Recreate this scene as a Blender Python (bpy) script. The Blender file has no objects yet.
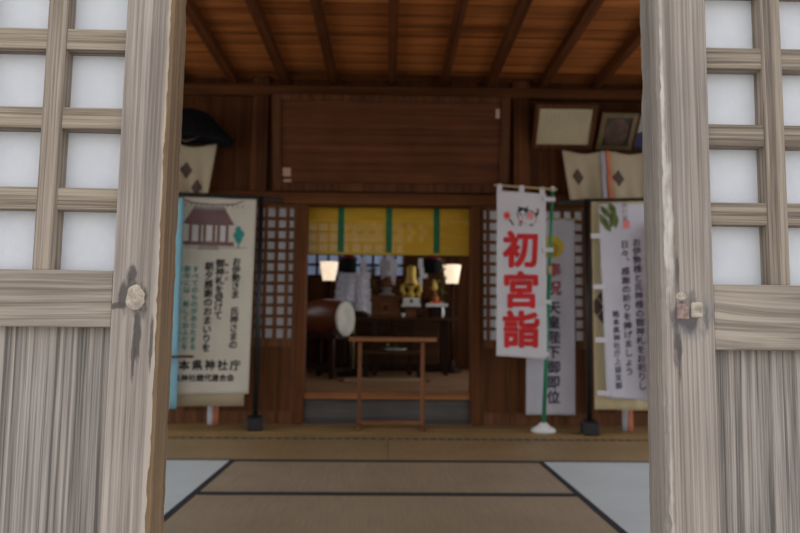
import bpy, math, random
from mathutils import Vector, Matrix, noise
random.seed(7)
S = bpy.context.scene
COL = S.collection
PI = math.pi

# ------------------------------------------------------------------ camera
F = 690.0
CAM = Vector((0, 0, 0.76))
PITCH, YAW, ROLL = 0.0918, -0.0188, 0.009
cd = bpy.data.cameras.new('camera'); cam = bpy.data.objects.new('camera', cd); COL.objects.link(cam)
ROT = Matrix.Rotation(YAW, 3, 'Z') @ Matrix.Rotation(PI/2 + PITCH, 3, 'X') @ Matrix.Rotation(ROLL, 3, 'Z')
cam.matrix_world = Matrix.Translation(CAM) @ ROT.to_4x4()
cd.sensor_width = 36; cd.lens = F/800*36; cd.clip_start = 0.02
cd.dof.use_dof = True; cd.dof.focus_distance = 0.87; cd.dof.aperture_fstop = 6.6
S.camera = cam

def P(u, v, Y):
    """world point at depth Y seen at photo coordinate u, v"""
    d = ROT @ Vector(((u-400)/F, -(v-266.5)/F, -1))
    return CAM + d*(Y/d.y)
def PX(u, v, Y): return P(u, v, Y).x
def PZ(u, v, Y): return P(u, v, Y).z

# ------------------------------------------------------------------ materials
def new_mat(name):
    m = bpy.data.materials.new(name); m.use_nodes = True
    nt = m.node_tree
    b = nt.nodes['Principled BSDF']
    return m, nt, b
def N(nt, t, **kw):
    n = nt.nodes.new(t)
    for k, v in kw.items():
        if k in n.inputs: n.inputs[k].default_value = v
        else: setattr(n, k, v)
    return n
def coords(nt, scale=(1, 1, 1), rand=True):
    tc = N(nt, 'ShaderNodeTexCoord')
    out = tc.outputs['Object']
    if rand:
        oi = N(nt, 'ShaderNodeObjectInfo')
        mu = N(nt, 'ShaderNodeVectorMath', operation='MULTIPLY_ADD')
        nt.links.new(oi.outputs['Random'], mu.inputs[0]); mu.inputs[1].default_value = (13.1, 7.7, 9.3)
        nt.links.new(out, mu.inputs[2]); out = mu.outputs[0]
    mp = N(nt, 'ShaderNodeMapping'); mp.inputs['Scale'].default_value = scale
    nt.links.new(out, mp.inputs['Vector'])
    return mp.outputs[0], tc.outputs['Object']
def ramp(nt, fac, stops):
    r = N(nt, 'ShaderNodeValToRGB')
    e = r.color_ramp.elements
    e[0].position, e[0].color = stops[0][0], (*stops[0][1], 1)
    e[1].position, e[1].color = stops[-1][0], (*stops[-1][1], 1)
    for p, c in stops[1:-1]:
        x = e.new(p); x.color = (*c, 1)
    nt.links.new(fac, r.inputs[0]); return r.outputs[0]
def mix(nt, fac, a, b, mode='MIX'):
    m = N(nt, 'ShaderNodeMix', data_type='RGBA', blend_type=mode)
    for s, x in ((m.inputs[0], fac), (m.inputs[6], a), (m.inputs[7], b)):
        if isinstance(x, (int, float)): s.default_value = x
        elif isinstance(x, tuple): s.default_value = (*x, 1)
        else: nt.links.new(x, s)
    return m.outputs[2]
def math_(nt, op, a, b=None, c=None):
    m = N(nt, 'ShaderNodeMath', operation=op)
    for s, x in zip(m.inputs, (a, b, c)):
        if x is None: continue
        if isinstance(x, (int, float)): s.default_value = x
        else: nt.links.new(x, s)
    return m.outputs[0]
def bump(nt, b, h, strength=0.3, dist=0.002):
    bp = N(nt, 'ShaderNodeBump'); bp.inputs['Strength'].default_value = strength; bp.inputs['Distance'].default_value = dist
    nt.links.new(h, bp.inputs['Height']); nt.links.new(bp.outputs[0], b.inputs['Normal'])

def plain(name, col, rough=0.6, var=0.12, scale=6.0, metallic=0.0):
    m, nt, b = new_mat(name)
    v, _ = coords(nt)
    n = N(nt, 'ShaderNodeTexNoise', Scale=scale, Detail=3.0); nt.links.new(v, n.inputs['Vector'])
    lo = tuple(c*(1-var) for c in col); hi = tuple(min(1, c*(1+var)) for c in col)
    nt.links.new(ramp(nt, n.outputs[0], [(0.3, lo), (0.7, hi)]), b.inputs['Base Color'])
    b.inputs['Roughness'].default_value = rough; b.inputs['Metallic'].default_value = metallic
    return m

def cloth(name, col, trans=0.25, var=0.05, weave=900):
    m, nt, b = new_mat(name)
    v, _ = coords(nt)
    n = N(nt, 'ShaderNodeTexNoise', Scale=5.0, Detail=4.0); nt.links.new(v, n.inputs['Vector'])
    lo = tuple(c*(1-var) for c in col); hi = tuple(min(1, c*(1+var)) for c in col)
    c = ramp(nt, n.outputs[0], [(0.3, lo), (0.7, hi)])
    nt.links.new(c, b.inputs['Base Color']); b.inputs['Roughness'].default_value = 0.9
    t = N(nt, 'ShaderNodeBsdfTranslucent'); nt.links.new(c, t.inputs[0])
    ms = N(nt, 'ShaderNodeMixShader'); ms.inputs[0].default_value = trans
    nt.links.new(b.outputs[0], ms.inputs[1]); nt.links.new(t.outputs[0], ms.inputs[2])
    nt.links.new(ms.outputs[0], nt.nodes['Material Output'].inputs[0])
    return m

def wood(name, dark, light, axis='Z', freq=90, rough=0.6, bow=0.02, contrast=(0.35, 0.65), bmp=0.25, along=2.0, gl=.012):
    """indoor or weathered timber; the grain runs along axis"""
    m, nt, b = new_mat(name)
    ai = 'XYZ'.index(axis)
    v, raw = coords(nt)
    sc = [1.0, 1.0, 1.0]; sc[ai] = 0.12
    mp = N(nt, 'ShaderNodeMapping'); mp.inputs['Scale'].default_value = sc; nt.links.new(v, mp.inputs['Vector'])
    lo = N(nt, 'ShaderNodeTexNoise', Scale=along*4, Detail=2.0); nt.links.new(mp.outputs[0], lo.inputs['Vector'])
    # warped position across the grain
    sub = N(nt, 'ShaderNodeVectorMath', operation='SUBTRACT'); nt.links.new(lo.outputs['Color'], sub.inputs[0]); sub.inputs[1].default_value = (.5, .5, .5)
    mad = N(nt, 'ShaderNodeVectorMath', operation='MULTIPLY_ADD'); nt.links.new(sub.outputs[0], mad.inputs[0])
    mad.inputs[1].default_value = (bow, bow, bow); nt.links.new(v, mad.inputs[2])
    sc2 = [1.0, 1.0, 1.0]; sc2[ai] = gl
    mp2 = N(nt, 'ShaderNodeMapping'); mp2.inputs['Scale'].default_value = sc2; nt.links.new(mad.outputs[0], mp2.inputs['Vector'])
    g = N(nt, 'ShaderNodeTexNoise', Scale=freq, Detail=2.5, Roughness=0.6); nt.links.new(mp2.outputs[0], g.inputs['Vector'])
    fi = N(nt, 'ShaderNodeTexNoise', Scale=freq*4, Detail=2.0)
    sc3 = [1.0, 1.0, 1.0]; sc3[ai] = gl*3
    mp3 = N(nt, 'ShaderNodeMapping'); mp3.inputs['Scale'].default_value = sc3; nt.links.new(mad.outputs[0], mp3.inputs['Vector'])
    nt.links.new(mp3.outputs[0], fi.inputs['Vector'])
    f = math_(nt, 'MULTIPLY_ADD', fi.outputs[0], 0.35, math_(nt, 'MULTIPLY_ADD', g.outputs[0], 0.8, -0.07))
    c = ramp(nt, f, [(contrast[0], dark), (contrast[1], light)])
    big = N(nt, 'ShaderNodeTexNoise', Scale=4.0, Detail=3.0); nt.links.new(v, big.inputs['Vector'])
    c = mix(nt, 0.5, c, ramp(nt, big.outputs[0], [(0.3, (.72, .72, .72)), (0.7, (1.25, 1.25, 1.25))]), 'MULTIPLY')
    b.inputs['Roughness'].default_value = rough
    bump(nt, b, f, bmp, 0.003)
    nt.links.new(c, b.inputs['Base Color'])
    m['_c'] = 1
    return m, nt, b, c, raw, f

def wear_spot(nt, b, c, raw, spots, col, soft=0.6):
    """dark or pale patches of wear with their own ragged outline: (x, z, rx, rz) in the part's own space"""
    for (x, z, rx, rz) in spots:
        mp = N(nt, 'ShaderNodeMapping'); mp.vector_type = 'POINT'
        mp.inputs['Location'].default_value = (-x/rx, 0, -z/rz); mp.inputs['Scale'].default_value = (1/rx, 0, 1/rz)
        nt.links.new(raw, mp.inputs['Vector'])
        ln = N(nt, 'ShaderNodeVectorMath', operation='LENGTH'); nt.links.new(mp.outputs[0], ln.inputs[0])
        nz = N(nt, 'ShaderNodeTexNoise', Scale=95.0, Detail=4.0); 
        mz = N(nt, 'ShaderNodeMapping'); mz.inputs['Scale'].default_value = (1, 1, .35); nt.links.new(raw, mz.inputs['Vector'])
        nt.links.new(mz.outputs[0], nz.inputs['Vector'])
        d = math_(nt, 'MULTIPLY_ADD', nz.outputs[0], 2.2, math_(nt, 'ADD', ln.outputs['Value'], -1.1))
        mr = N(nt, 'ShaderNodeMapRange'); nt.links.new(d, mr.inputs[0])
        mr.inputs[1].default_value = 1.0; mr.inputs[2].default_value = 1.0-soft; mr.inputs[3].default_value = 0; mr.inputs[4].default_value = 0.85
        c = mix(nt, mr.outputs[0], c, col)
    nt.links.new(c, b.inputs['Base Color'])
    return c

MAT = {}
W_D, W_L = (.185, .150, .120), (.40, .345, .285)
MAT['bar_v'] = wood('weathered_cedar_upright', (.115, .085, .062), (.33, .265, .205), 'Z', 190, .75, .014, (.37, .62), .4, 2.0, .005)[0]
MAT['bar_h'] = wood('weathered_cedar_cross', (.115, .085, .060), (.33, .265, .195), 'X', 190, .75, .014, (.37, .62), .4, 2.0, .005)[0]
MAT['rail'] = wood('weathered_cedar_rail', (.16, .125, .095), (.34, .285, .225), 'X', 110, .75, .12, (.36, .63), .35, 2.0, .005)[0]
m, nt, b, c, raw, f = wood('weathered_cedar_panel', (.088, .074, .064), (.335, .290, .250), 'Z', 190, .8, .09, (.36, .62), .5, .5, .0035)
MAT['panel'] = m
MAT['edge'] = wood('brown_worn_edge', (.065, .036, .018), (.21, .13, .066), 'Z', 90, .8, .01, (.3, .7), .5)[0]
MAT['dark_edge'] = wood('grey_worn_edge', (.12, .10, .085), (.31, .265, .22), 'Z', 90, .8, .01, (.3, .7), .5)[0]

def rwood(name, dark, light, axis, freq=25, rough=0.6, **k):
    m, nt, b = wood(name, dark, light, axis, freq, rough, **k)[:3]
    b.inputs['Specular IOR Level'].default_value = .12
    MAT[name] = m
rwood('post_wood', (.060, .020, .007), (.140, .050, .017), 'Z')
rwood('door_board', (.068, .025, .009), (.155, .060, .022), 'Z', 22)
rwood('beam_wood', (.065, .022, .007), (.150, .055, .018), 'X')
rwood('dark_beam', (.040, .018, .008), (.09, .040, .016), 'X')
rwood('wall_board', (.052, .017, .006), (.118, .041, .013), 'Z', 14)
rwood('plaque_wood', (.062, .019, .007), (.125, .041, .016), 'X', 22)
rwood('frame_wood', (.05, .017, .007), (.115, .042, .016), 'Z', 30)
rwood('lattice_wood', (.095, .04, .018), (.20, .088, .04), 'Z', 30)
rwood('table_wood', (.13, .052, .022), (.29, .125, .055), 'X', 30)
rwood('table_leg_wood', (.11, .042, .018), (.25, .105, .046), 'Z', 30)
rwood('dark_wood', (.014, .006, .004), (.04, .016, .009), 'Z', 22, .4)
rwood('step_edge', (.15, .058, .022), (.32, .135, .052), 'X', 22)
rwood('inner_floor', (.15, .075, .035), (.30, .16, .075), 'X', 16)
rwood('riser', (.055, .05, .05), (.11, .10, .095), 'X', 18)
rwood('deck_board', (.26, .16, .065), (.44, .29, .125), 'X', 18)
rwood('rafter_wood', (.055, .017, .006), (.13, .042, .014), 'Y', 26)
rwood('chest_wood', (.11, .045, .02), (.24, .10, .045), 'X', 26)

# ceiling boards: board by board tone plus streaks along each board
m, nt, b = new_mat('ceiling_boards'); MAT['ceiling'] = m
v, raw = coords(nt, (1, 1, 1), False)
sx = N(nt, 'ShaderNodeSeparateXYZ'); nt.links.new(raw, sx.inputs[0])
bd = math_(nt, 'FLOOR', math_(nt, 'DIVIDE', sx.outputs['Y'], 0.165))
wn = N(nt, 'ShaderNodeTexWhiteNoise', noise_dimensions='1D'); nt.links.new(bd, wn.inputs['W'])
mp = N(nt, 'ShaderNodeMapping'); mp.inputs['Scale'].default_value = (.05, 1, 1); nt.links.new(raw, mp.inputs['Vector'])
n1 = N(nt, 'ShaderNodeTexNoise', Scale=16.0, Detail=4.0, Roughness=.6); nt.links.new(mp.outputs[0], n1.inputs['Vector'])
ff = math_(nt, 'MULTIPLY_ADD', wn.outputs['Value'], .25, math_(nt, 'MULTIPLY', n1.outputs[0], .85))
gap = math_(nt, 'LESS_THAN', math_(nt, 'FRACT', math_(nt, 'DIVIDE', sx.outputs['Y'], 0.165)), .06)
nt.links.new(mix(nt, gap, ramp(nt, ff, [(.28, (.080, .022, .005)), (.78, (.58, .20, .056))]), (.02, .008, .003)), b.inputs['Base Color']); b.inputs['Specular IOR Level'].default_value = .15; b.inputs['Roughness'].default_value = .6
bump(nt, b, n1.outputs[0], .3, .01)

# tatami: fine rush lines across the mat
def tatami(name, c1, c2, axis):
    m, nt, b = new_mat(name)
    v, raw = coords(nt)
    ai = 'XYZ'.index(axis)
    s = [1, 1, 1]; s[ai] = .03
    mp = N(nt, 'ShaderNodeMapping'); mp.inputs['Scale'].default_value = s; nt.links.new(v, mp.inputs['Vector'])
    n1 = N(nt, 'ShaderNodeTexNoise', Scale=160.0, Detail=2.0); nt.links.new(mp.outputs[0], n1.inputs['Vector'])
    n2 = N(nt, 'ShaderNodeTexNoise', Scale=2.2, Detail=4.0); nt.links.new(v, n2.inputs['Vector'])
    f = math_(nt, 'MULTIPLY_ADD', n1.outputs[0], .5, math_(nt, 'MULTIPLY', n2.outputs[0], .5))
    nt.links.new(ramp(nt, f, [(.35, c1), (.65, c2)]), b.inputs['Base Color'])
    b.inputs['Roughness'].default_value = .5
    bump(nt, b, n1.outputs[0], .15, .001)
    return m
MAT['tatami'] = tatami('rush_mat', (.28, .21, .135), (.39, .30, .20), 'Y')
MAT['tatami_far'] = tatami('aged_rush_mat', (.25, .162, .072), (.36, .245, .115), 'Y')
MAT['tatami_sheen'] = tatami('sheen_tinted_rush_mat', (.55, .60, .605), (.66, .71, .715), 'X')  # sheen of the lengthwise rush painted in as a pale base colour
MAT['heri'] = plain('navy_mat_border', (.012, .013, .018), .8)
m, nt, b = new_mat('patterned_mat_border'); MAT['heri_dots'] = m
v, raw = coords(nt, (1, 1, 1), False)
sx = N(nt, 'ShaderNodeSeparateXYZ'); nt.links.new(raw, sx.inputs[0])
fr = math_(nt, 'FRACT', math_(nt, 'MULTIPLY', sx.outputs['X'], 1/.06))
nt.links.new(mix(nt, math_(nt, 'GREATER_THAN', fr, .6), (.015, .014, .014), (.20, .15, .09)), b.inputs['Base Color']); b.inputs['Roughness'].default_value = .8

# paper
m, nt, b = new_mat('lattice_paper'); MAT['paper'] = m
v, raw = coords(nt)
n1 = N(nt, 'ShaderNodeTexNoise', Scale=24.0, Detail=6.0, Roughness=.7); nt.links.new(v, n1.inputs['Vector'])
n2 = N(nt, 'ShaderNodeTexNoise', Scale=240.0, Detail=2.0); nt.links.new(v, n2.inputs['Vector'])
c = ramp(nt, n1.outputs[0], [(.25, (.70, .72, .755)), (.75, (.79, .80, .82))])
nt.links.new(c, b.inputs['Base Color']); b.inputs['Roughness'].default_value = .85
tr = N(nt, 'ShaderNodeBsdfTranslucent'); nt.links.new(c, tr.inputs[0])
ms = N(nt, 'ShaderNodeMixShader'); ms.inputs[0].default_value = .3
nt.links.new(b.outputs[0], ms.inputs[1]); nt.links.new(tr.outputs[0], ms.inputs[2]); nt.links.new(ms.outputs[0], nt.nodes['Material Output'].inputs[0])
bump(nt, b, n2.outputs[0], .2, .001)
MAT['back_paper'] = cloth('window_paper', (.80, .81, .84), .5, .06)

MAT['dim_pane'] = cloth('bluish_window_pane', (.62, .69, .82), .45, .08)
MAT['white_cloth'] = cloth('white_banner_cloth', (.68, .67, .72), .15)
MAT['lilac_cloth'] = cloth('lilac_white_banner_cloth', (.62, .62, .70), .15)
MAT['cream_cloth'] = cloth('cream_banner_cloth', (.66, .63, .54), .12)
MAT['beige_cloth'] = cloth('beige_drape_cloth', (.46, .38, .265), .12)
MAT['yellow_cloth'] = cloth('pale_yellow_cloth', (.66, .58, .36), .12)
MAT['blue_cloth'] = cloth('light_blue_cloth', (.25, .50, .62), .12)
MAT['red_cloth'] = cloth('red_cloth', (.42, .05, .05), .12)
MAT['orange_cloth'] = cloth('orange_cloth', (.62, .22, .12), .12)
MAT['mauve_cloth'] = cloth('grey_mauve_cloth', (.42, .40, .47), .12)
MAT['black'] = plain('black_metal', (.012, .012, .014), .45)
MAT['black_lacquer'] = plain('black_lacquer', (.008, .008, .009), .7)
MAT['black_lacquer'].node_tree.nodes['Principled BSDF'].inputs['Specular IOR Level'].default_value = .1
MAT['black_felt'] = plain('black_woven', (.008, .008, .009), .95, .3, 40)
MAT['black_felt'].node_tree.nodes['Principled BSDF'].inputs['Specular IOR Level'].default_value = .1
MAT['ink'] = plain('black_ink', (.022, .020, .024), .8)
MAT['violet_ink'] = plain('violet_black_ink', (.065, .045, .085), .8)
MAT['crimson_ink'] = plain('crimson_ink', (.36, .06, .09), .8)
MAT['teal_ink'] = plain('teal_ink', (.03, .27, .25), .8)
MAT['red_ink'] = plain('red_ink', (.55, .014, .018), .8)
MAT['pink_ink'] = plain('pink_ink', (.72, .22, .22), .8)
MAT['plum_ink'] = plain('plum_brown_ink', (.19, .11, .115), .8)
MAT['grey_ink'] = plain('grey_ink', (.30, .28, .26), .8)
MAT['brown_ink'] = plain('dark_brown_ink', (.085, .055, .045), .8)
MAT['leaf_ink'] = plain('leaf_green_ink', (.12, .17, .04), .8)
MAT['leaf_dark'] = plain('dark_leaf_ink', (.04, .06, .025), .8)
MAT['gold_ink'] = plain('yellow_emblem_ink', (.72, .55, .04), .7)
MAT['gold_line'] = plain('ochre_emblem_ink', (.45, .30, .02), .7)
MAT['green_pole'] = plain('green_pole', (.015, .22, .11), .35)
MAT['bamboo'] = plain('pale_bamboo', (.42, .32, .16), .5)
MAT['white_plastic'] = plain('white_plastic', (.78, .80, .80), .4)
MAT['gold'] = plain('gold_leaf', (.62, .42, .07), .4, .3, 60, .25)
MAT['silver'] = plain('silver_white', (.68, .68, .66), .35, .1, 6, 0.2)
MAT['white_paper'] = cloth('white_folded_paper', (.86, .87, .94), .25)
MAT['green_leaf'] = plain('sakaki_leaf', (.10, .14, .025), .5, .4, 50)
MAT['orange_fruit'] = plain('orange_fruit', (.75, .14, .02), .4)
MAT['drum_body'] = plain('lacquered_drum_wood', (.13, .034, .011), .32, .3, 5)
MAT['drum_skin'] = plain('drum_hide', (.62, .60, .52), .6, .12, 8)
MAT['red_roof'] = plain('dark_red_lacquer', (.16, .012, .012), .4)
MAT['green_band'] = plain('green_brocade', (.005, .12, .05), .8, .4, 60)
MAT['cert_paper'] = plain('aged_certificate_paper', (.44, .37, .23), .7, .06)
MAT['gilt_frame'] = plain('dull_gilt_frame', (.12, .078, .03), .5, .2, 20)
MAT['portrait_dark'] = plain('dark_print', (.020, .016, .014), .5)
MAT['portrait_brown'] = plain('brown_print', (.07, .035, .02), .6, .5, 14)
MAT['navy_print'] = plain('navy_print', (.015, .02, .09), .5)
MAT['pale_print'] = plain('pale_print', (.40, .38, .31), .6)
MAT['tag'] = plain('faded_pink_tag', (.42, .28, .20), .8)
MAT['stone'] = plain('pale_paving', (.42, .40, .37), .9, .2, 3)
MAT['plaster'] = plain('aged_plaster', (.30, .24, .17), .9)
MAT['subfloor'] = plain('subfloor_boards', (.12, .08, .05), .8)
MAT['knot'] = plain('pale_plug_wood', (.35, .29, .23), .8, .35, 160)
MAT['knot_red'] = plain('reddish_plug_wood', (.24, .16, .135), .8, .4, 180)
MAT['rust'] = plain('rusted_iron', (.12, .075, .06), .8, .4, 150)

m, nt, b = new_mat('lit_lamp_shade'); MAT['lamp'] = m
tc = N(nt, 'ShaderNodeTexCoord'); nn = N(nt, 'ShaderNodeTexNoise', Scale=14.0); nt.links.new(tc.outputs['Object'], nn.inputs['Vector'])
b.inputs['Base Color'].default_value = (.8, .68, .5, 1)
nt.links.new(ramp(nt, nn.outputs[0], [(.3, (1, .70, .46)), (.7, (1, .82, .62))]), b.inputs['Emission Color']); b.inputs['Emission Strength'].default_value = 0.6

# bamboo blind: horizontal splints with hairline gaps
m, nt, b = new_mat('yellow_bamboo_blind'); MAT['blind'] = m
v, raw = coords(nt, (1, 1, 1), False)
sx = N(nt, 'ShaderNodeSeparateXYZ'); nt.links.new(raw, sx.inputs[0])
fz = math_(nt, 'FRACT', math_(nt, 'MULTIPLY', sx.outputs['Z'], 1/.012))
n1 = N(nt, 'ShaderNodeTexNoise', Scale=9.0, Detail=3.0)
mp = N(nt, 'ShaderNodeMapping'); mp.inputs['Scale'].default_value = (.4, 1, 8); nt.links.new(raw, mp.inputs['Vector']); nt.links.new(mp.outputs[0], n1.inputs['Vector'])
nt.links.new(ramp(nt, n1.outputs[0], [(.3, (.48, .27, .003)), (.7, (.68, .395, .006))]), b.inputs['Base Color']); b.inputs['Roughness'].default_value = .6
tp = N(nt, 'ShaderNodeBsdfTransparent'); ms = N(nt, 'ShaderNodeMixShader')
nt.links.new(math_(nt, 'GREATER_THAN', fz, .80), ms.inputs[0]); nt.links.new(b.outputs[0], ms.inputs[1]); nt.links.new(tp.outputs[0], ms.inputs[2])
nt.links.new(ms.outputs[0], nt.nodes['Material Output'].inputs[0])

# ------------------------------------------------------------------ mesh helpers
class MB:
    def __init__(s): s.v = []; s.f = []; s.mi = []; s.smooth = []
    def add(s, vs, fs, mi=0, sm=False):
        o = len(s.v); s.v += [tuple(x) for x in vs]
        for f in fs: s.f.append([o+i for i in f]); s.mi.append(mi); s.smooth.append(sm)
        return s
    def box(s, x0, x1, y0, y1, z0, z1, mi=0, M=None, bev=0.0):
        if bev > 0:
            b = bev; vs = []; 
            for (X, sxn) in ((x0, 1), (x1, -1)):
                for (Y, syn) in ((y0, 1), (y1, -1)):
                    for (Z, szn) in ((z0, 1), (z1, -1)):
                        vs += [(X, Y+b*syn, Z+b*szn), (X+b*sxn, Y, Z+b*szn), (X+b*sxn, Y+b*syn, Z)]
            I = lambda i, j, k, a: ((i*2+j)*2+k)*3+a
            fs = []
            fs += [[I(0,0,0,0), I(0,0,1,0), I(0,1,1,0), I(0,1,0,0)], [I(1,0,0,0), I(1,1,0,0), I(1,1,1,0), I(1,0,1,0)]]
            fs += [[I(0,0,0,1), I(1,0,0,1), I(1,0,1,1), I(0,0,1,1)], [I(0,1,0,1), I(0,1,1,1), I(1,1,1,1), I(1,1,0,1)]]
            fs += [[I(0,0,0,2), I(0,1,0,2), I(1,1,0,2), I(1,0,0,2)], [I(0,0,1,2), I(1,0,1,2), I(1,1,1,2), I(0,1,1,2)]]
            for i in (0, 1):
                for j in (0, 1): fs.append([I(i,j,0,0), I(i,j,1,0), I(i,j,1,1), I(i,j,0,1)])
            for i in (0, 1):
                for k in (0, 1): fs.append([I(i,0,k,0), I(i,1,k,0), I(i,1,k,2), I(i,0,k,2)])
            for j in (0, 1):
                for k in (0, 1): fs.append([I(0,j,k,1), I(1,j,k,1), I(1,j,k,2), I(0,j,k,2)])
            for i in (0, 1):
                for j in (0, 1):
                    for k in (0, 1): fs.append([I(i,j,k,0), I(i,j,k,1), I(i,j,k,2)])
        else:
            vs = [(x, y, z) for x in (x0, x1) for y in (y0, y1) for z in (z0, z1)]
            fs = [[0,1,3,2], [4,6,7,5], [0,4,5,1], [2,3,7,6], [0,2,6,4], [1,5,7,3]]
        if M is not None: vs = [M @ Vector(q) for q in vs]
        return s.add(vs, fs, mi)
    def tube(s, pts, r, n=10, mi=0, cap=True):
        rs = r if isinstance(r, (list, tuple)) else [r]*len(pts)
        pts = [Vector(p) for p in pts]; vs = []; fs = []
        for i, p in enumerate(pts):
            d = (pts[min(i+1, len(pts)-1)] - pts[max(i-1, 0)]).normalized()
            a = d.orthogonal().normalized() if i == 0 else (a - d*a.dot(d)).normalized()
            bb = d.cross(a)
            for k in range(n):
                t = 2*PI*k/n; vs.append(p + (a*math.cos(t)+bb*math.sin(t))*rs[i])
        for i in range(len(pts)-1):
            for k in range(n): fs.append([i*n+k, i*n+(k+1) % n, (i+1)*n+(k+1) % n, (i+1)*n+k])
        if cap: fs += [list(range(n))[::-1], [(len(pts)-1)*n+k for k in range(n)]]
        return s.add(vs, fs, mi, True)
    def lathe(s, prof, c=(0, 0, 0), n=24, mi=0, M=None, sx=1, sy=1):
        vs = []; fs = []
        for (r, z) in prof:
            for k in range(n):
                t = 2*PI*k/n; vs.append(Vector((r*math.cos(t)*sx, r*math.sin(t)*sy, z)))
        for i in range(len(prof)-1):
            for k in range(n): fs.append([i*n+k, i*n+(k+1) % n, (i+1)*n+(k+1) % n, (i+1)*n+k])
        fs += [list(range(n))[::-1], [(len(prof)-1)*n+k for k in range(n)]]
        if M is not None: vs = [M @ q for q in vs]
        vs = [q + Vector(c) for q in vs]
        return s.add(vs, fs, mi, True)
    def poly(s, pts2, y, mi=0, th=0.0):
        """flat polygon in the x-z plane at y (facing -y)"""
        vs = [(x, y, z) for x, z in pts2]
        return s.add(vs, [list(range(len(pts2)))], mi)
    def sheet(s, w, h, fn, nx=24, nz=40, x0=0, z0=0, mi=0, th=0.0):
        vs = []; fs = []
        for j in range(nz+1):
            for i in range(nx+1):
                x = x0+w*i/nx; z = z0+h*j/nz; vs.append(fn(x, z))
        n = len(vs)
        for j in range(nz):
            for i in range(nx):
                a = j*(nx+1)+i; fs.append([a, a+1, a+nx+2, a+nx+1])
        s.add(vs, fs, mi, True)
        if th > 0:
            back = [Vector(q)+Vector((0, th, 0)) for q in vs]
            s.add(back, [f[::-1] for f in fs], mi, True)
            o = len(s.v)-2*n
            ring = [i for i in range(nx+1)] + [j*(nx+1)+nx for j in range(1, nz+1)] + [nz*(nx+1)+i for i in range(nx-1, -1, -1)] + [j*(nx+1) for j in range(nz-1, 0, -1)]
            for a, b_ in zip(ring, ring[1:]+ring[:1]):
                s.f.append([o+b_, o+a, o+n+a, o+n+b_]); s.mi.append(mi); s.smooth.append(False)
        return s
    def build(s, name, mats, parent=None, world=False, loc=None):
        me = bpy.data.meshes.new(name)
        vs = s.v
        if world and parent is not None:
            L = parent.location
            vs = [(x-L.x, y-L.y, z-L.z) for x, y, z in vs]
        if loc is not None: vs = [(x-loc[0], y-loc[1], z-loc[2]) for x, y, z in vs]
        me.from_pydata(vs, [], s.f)
        if not isinstance(mats, (list, tuple)): mats = [mats]
        for q in mats: me.materials.append(MAT[q])
        me.polygons.foreach_set('material_index', s.mi)
        me.polygons.foreach_set('use_smooth', s.smooth)
        me.update()
        o = bpy.data.objects.new(name, me); COL.objects.link(o)
        if parent is not None: o.parent = parent
        if loc is not None: o.location = loc
        return o

def thing(name, label, cat, loc=(0, 0, 0), rotz=0, group=None):
    o = bpy.data.objects.new(name, None); COL.objects.link(o)
    o.empty_display_size = .05
    o.location = loc; o.rotation_euler = (0, 0, rotz); o['label'] = label; o['category'] = cat
    if group: o['group'] = group
    return o
def tag(o, label, cat, group=None):
    o['label'] = label; o['category'] = cat
    if group: o['group'] = group
    return o
def struct(o): o['kind'] = 'structure'; return o

# glyph cache
GL = {}
def glyph(ch, bold=0.0):
    k = (ch, bold)
    if k in GL: return GL[k]
    c = bpy.data.curves.new('glyph', 'FONT'); c.body = ch; c.size = 1; c.offset = bold
    o = bpy.data.objects.new('glyph', c); COL.objects.link(o)
    dg = bpy.context.evaluated_depsgraph_get()
    me = bpy.data.meshes.new_from_object(o.evaluated_get(dg))
    vs = [(v.co.x-.5, v.co.y-.38) for v in me.vertices]; fs = [list(p.vertices) for p in me.polygons]
    bpy.data.objects.remove(o); bpy.data.curves.remove(c); bpy.data.meshes.remove(me)
    GL[k] = (vs, fs); return GL[k]
def put_char(mb, ch, x, z, size, fn, mi=0, bold=0.03, lift=.003, sx=1.0, slant=0.0):
    if ch in ' 　': return
    vs, fs = glyph(ch)
    if ch in '、。': vs = [(a+.62, b+.62) for a, b in vs]
    nb = 0 if bold <= 0 else (8 if size > .1 else 4)
    sh = [(0, 0)] + [(bold*math.cos(2*PI*(i+.5)/nb), bold*math.sin(2*PI*(i+.5)/nb)) for i in range(nb)]
    for k, (da, db) in enumerate(sh):            # brush weight: the stroke thickened on all sides
        out = []
        for a, b in vs:
            a += da; b += db
            q = Vector(fn(x+a*size*sx, z+(b+slant*a)*size)); out.append((q.x, q.y-lift-k*.00012, q.z))
        mb.add(out, fs, mi)
def column(mb, text, x, ztop, pitch, size, fn, mi=0, bold=.03, slant=0.0, dx=0.0):
    for i, ch in enumerate(text): put_char(mb, ch, x+dx*i, ztop-pitch*(i+.5), size, fn, mi, bold, slant=slant)
def row(mb, text, x0, z, pitch, size, fn, mi=0, bold=.03):
    for i, ch in enumerate(text): put_char(mb, ch, x0+pitch*(i+.5), z, size, fn, mi, bold)

exec_parts = []
# ================================================================== SETTING
YW = 5.66           # plane of the inner partition
H = PZ(390, 80, YW) # ceiling height
HX = 2.78           # half width of the hall
# subfloor + board strip along the partition
o = struct(MB().box(-HX, HX, .95, YW+.02, -.12, -.055).build('floor', 'subfloor'))
Y_E = 4.92
o = struct(MB().box(-HX, HX, Y_E+.035, YW+.02, -.055, 0.0).build('trim_1', 'deck_board'))
# ceiling with rafters
ceil = struct(MB().box(-HX-.1, HX+.1, .8, YW+.05, H, H+.04).build('ceiling', 'ceiling'))
for u in (131, 183, 235, 286, 334, 392, 443, 489, 541, 594, 647, 700, 752):
    x = PX(u, 85, YW)
    if abs(x) > HX: continue
    MB().box(x-.032, x+.032, .95, YW-.02, H-.075, H).build('rafter', 'rafter_wood', ceil)
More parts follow.
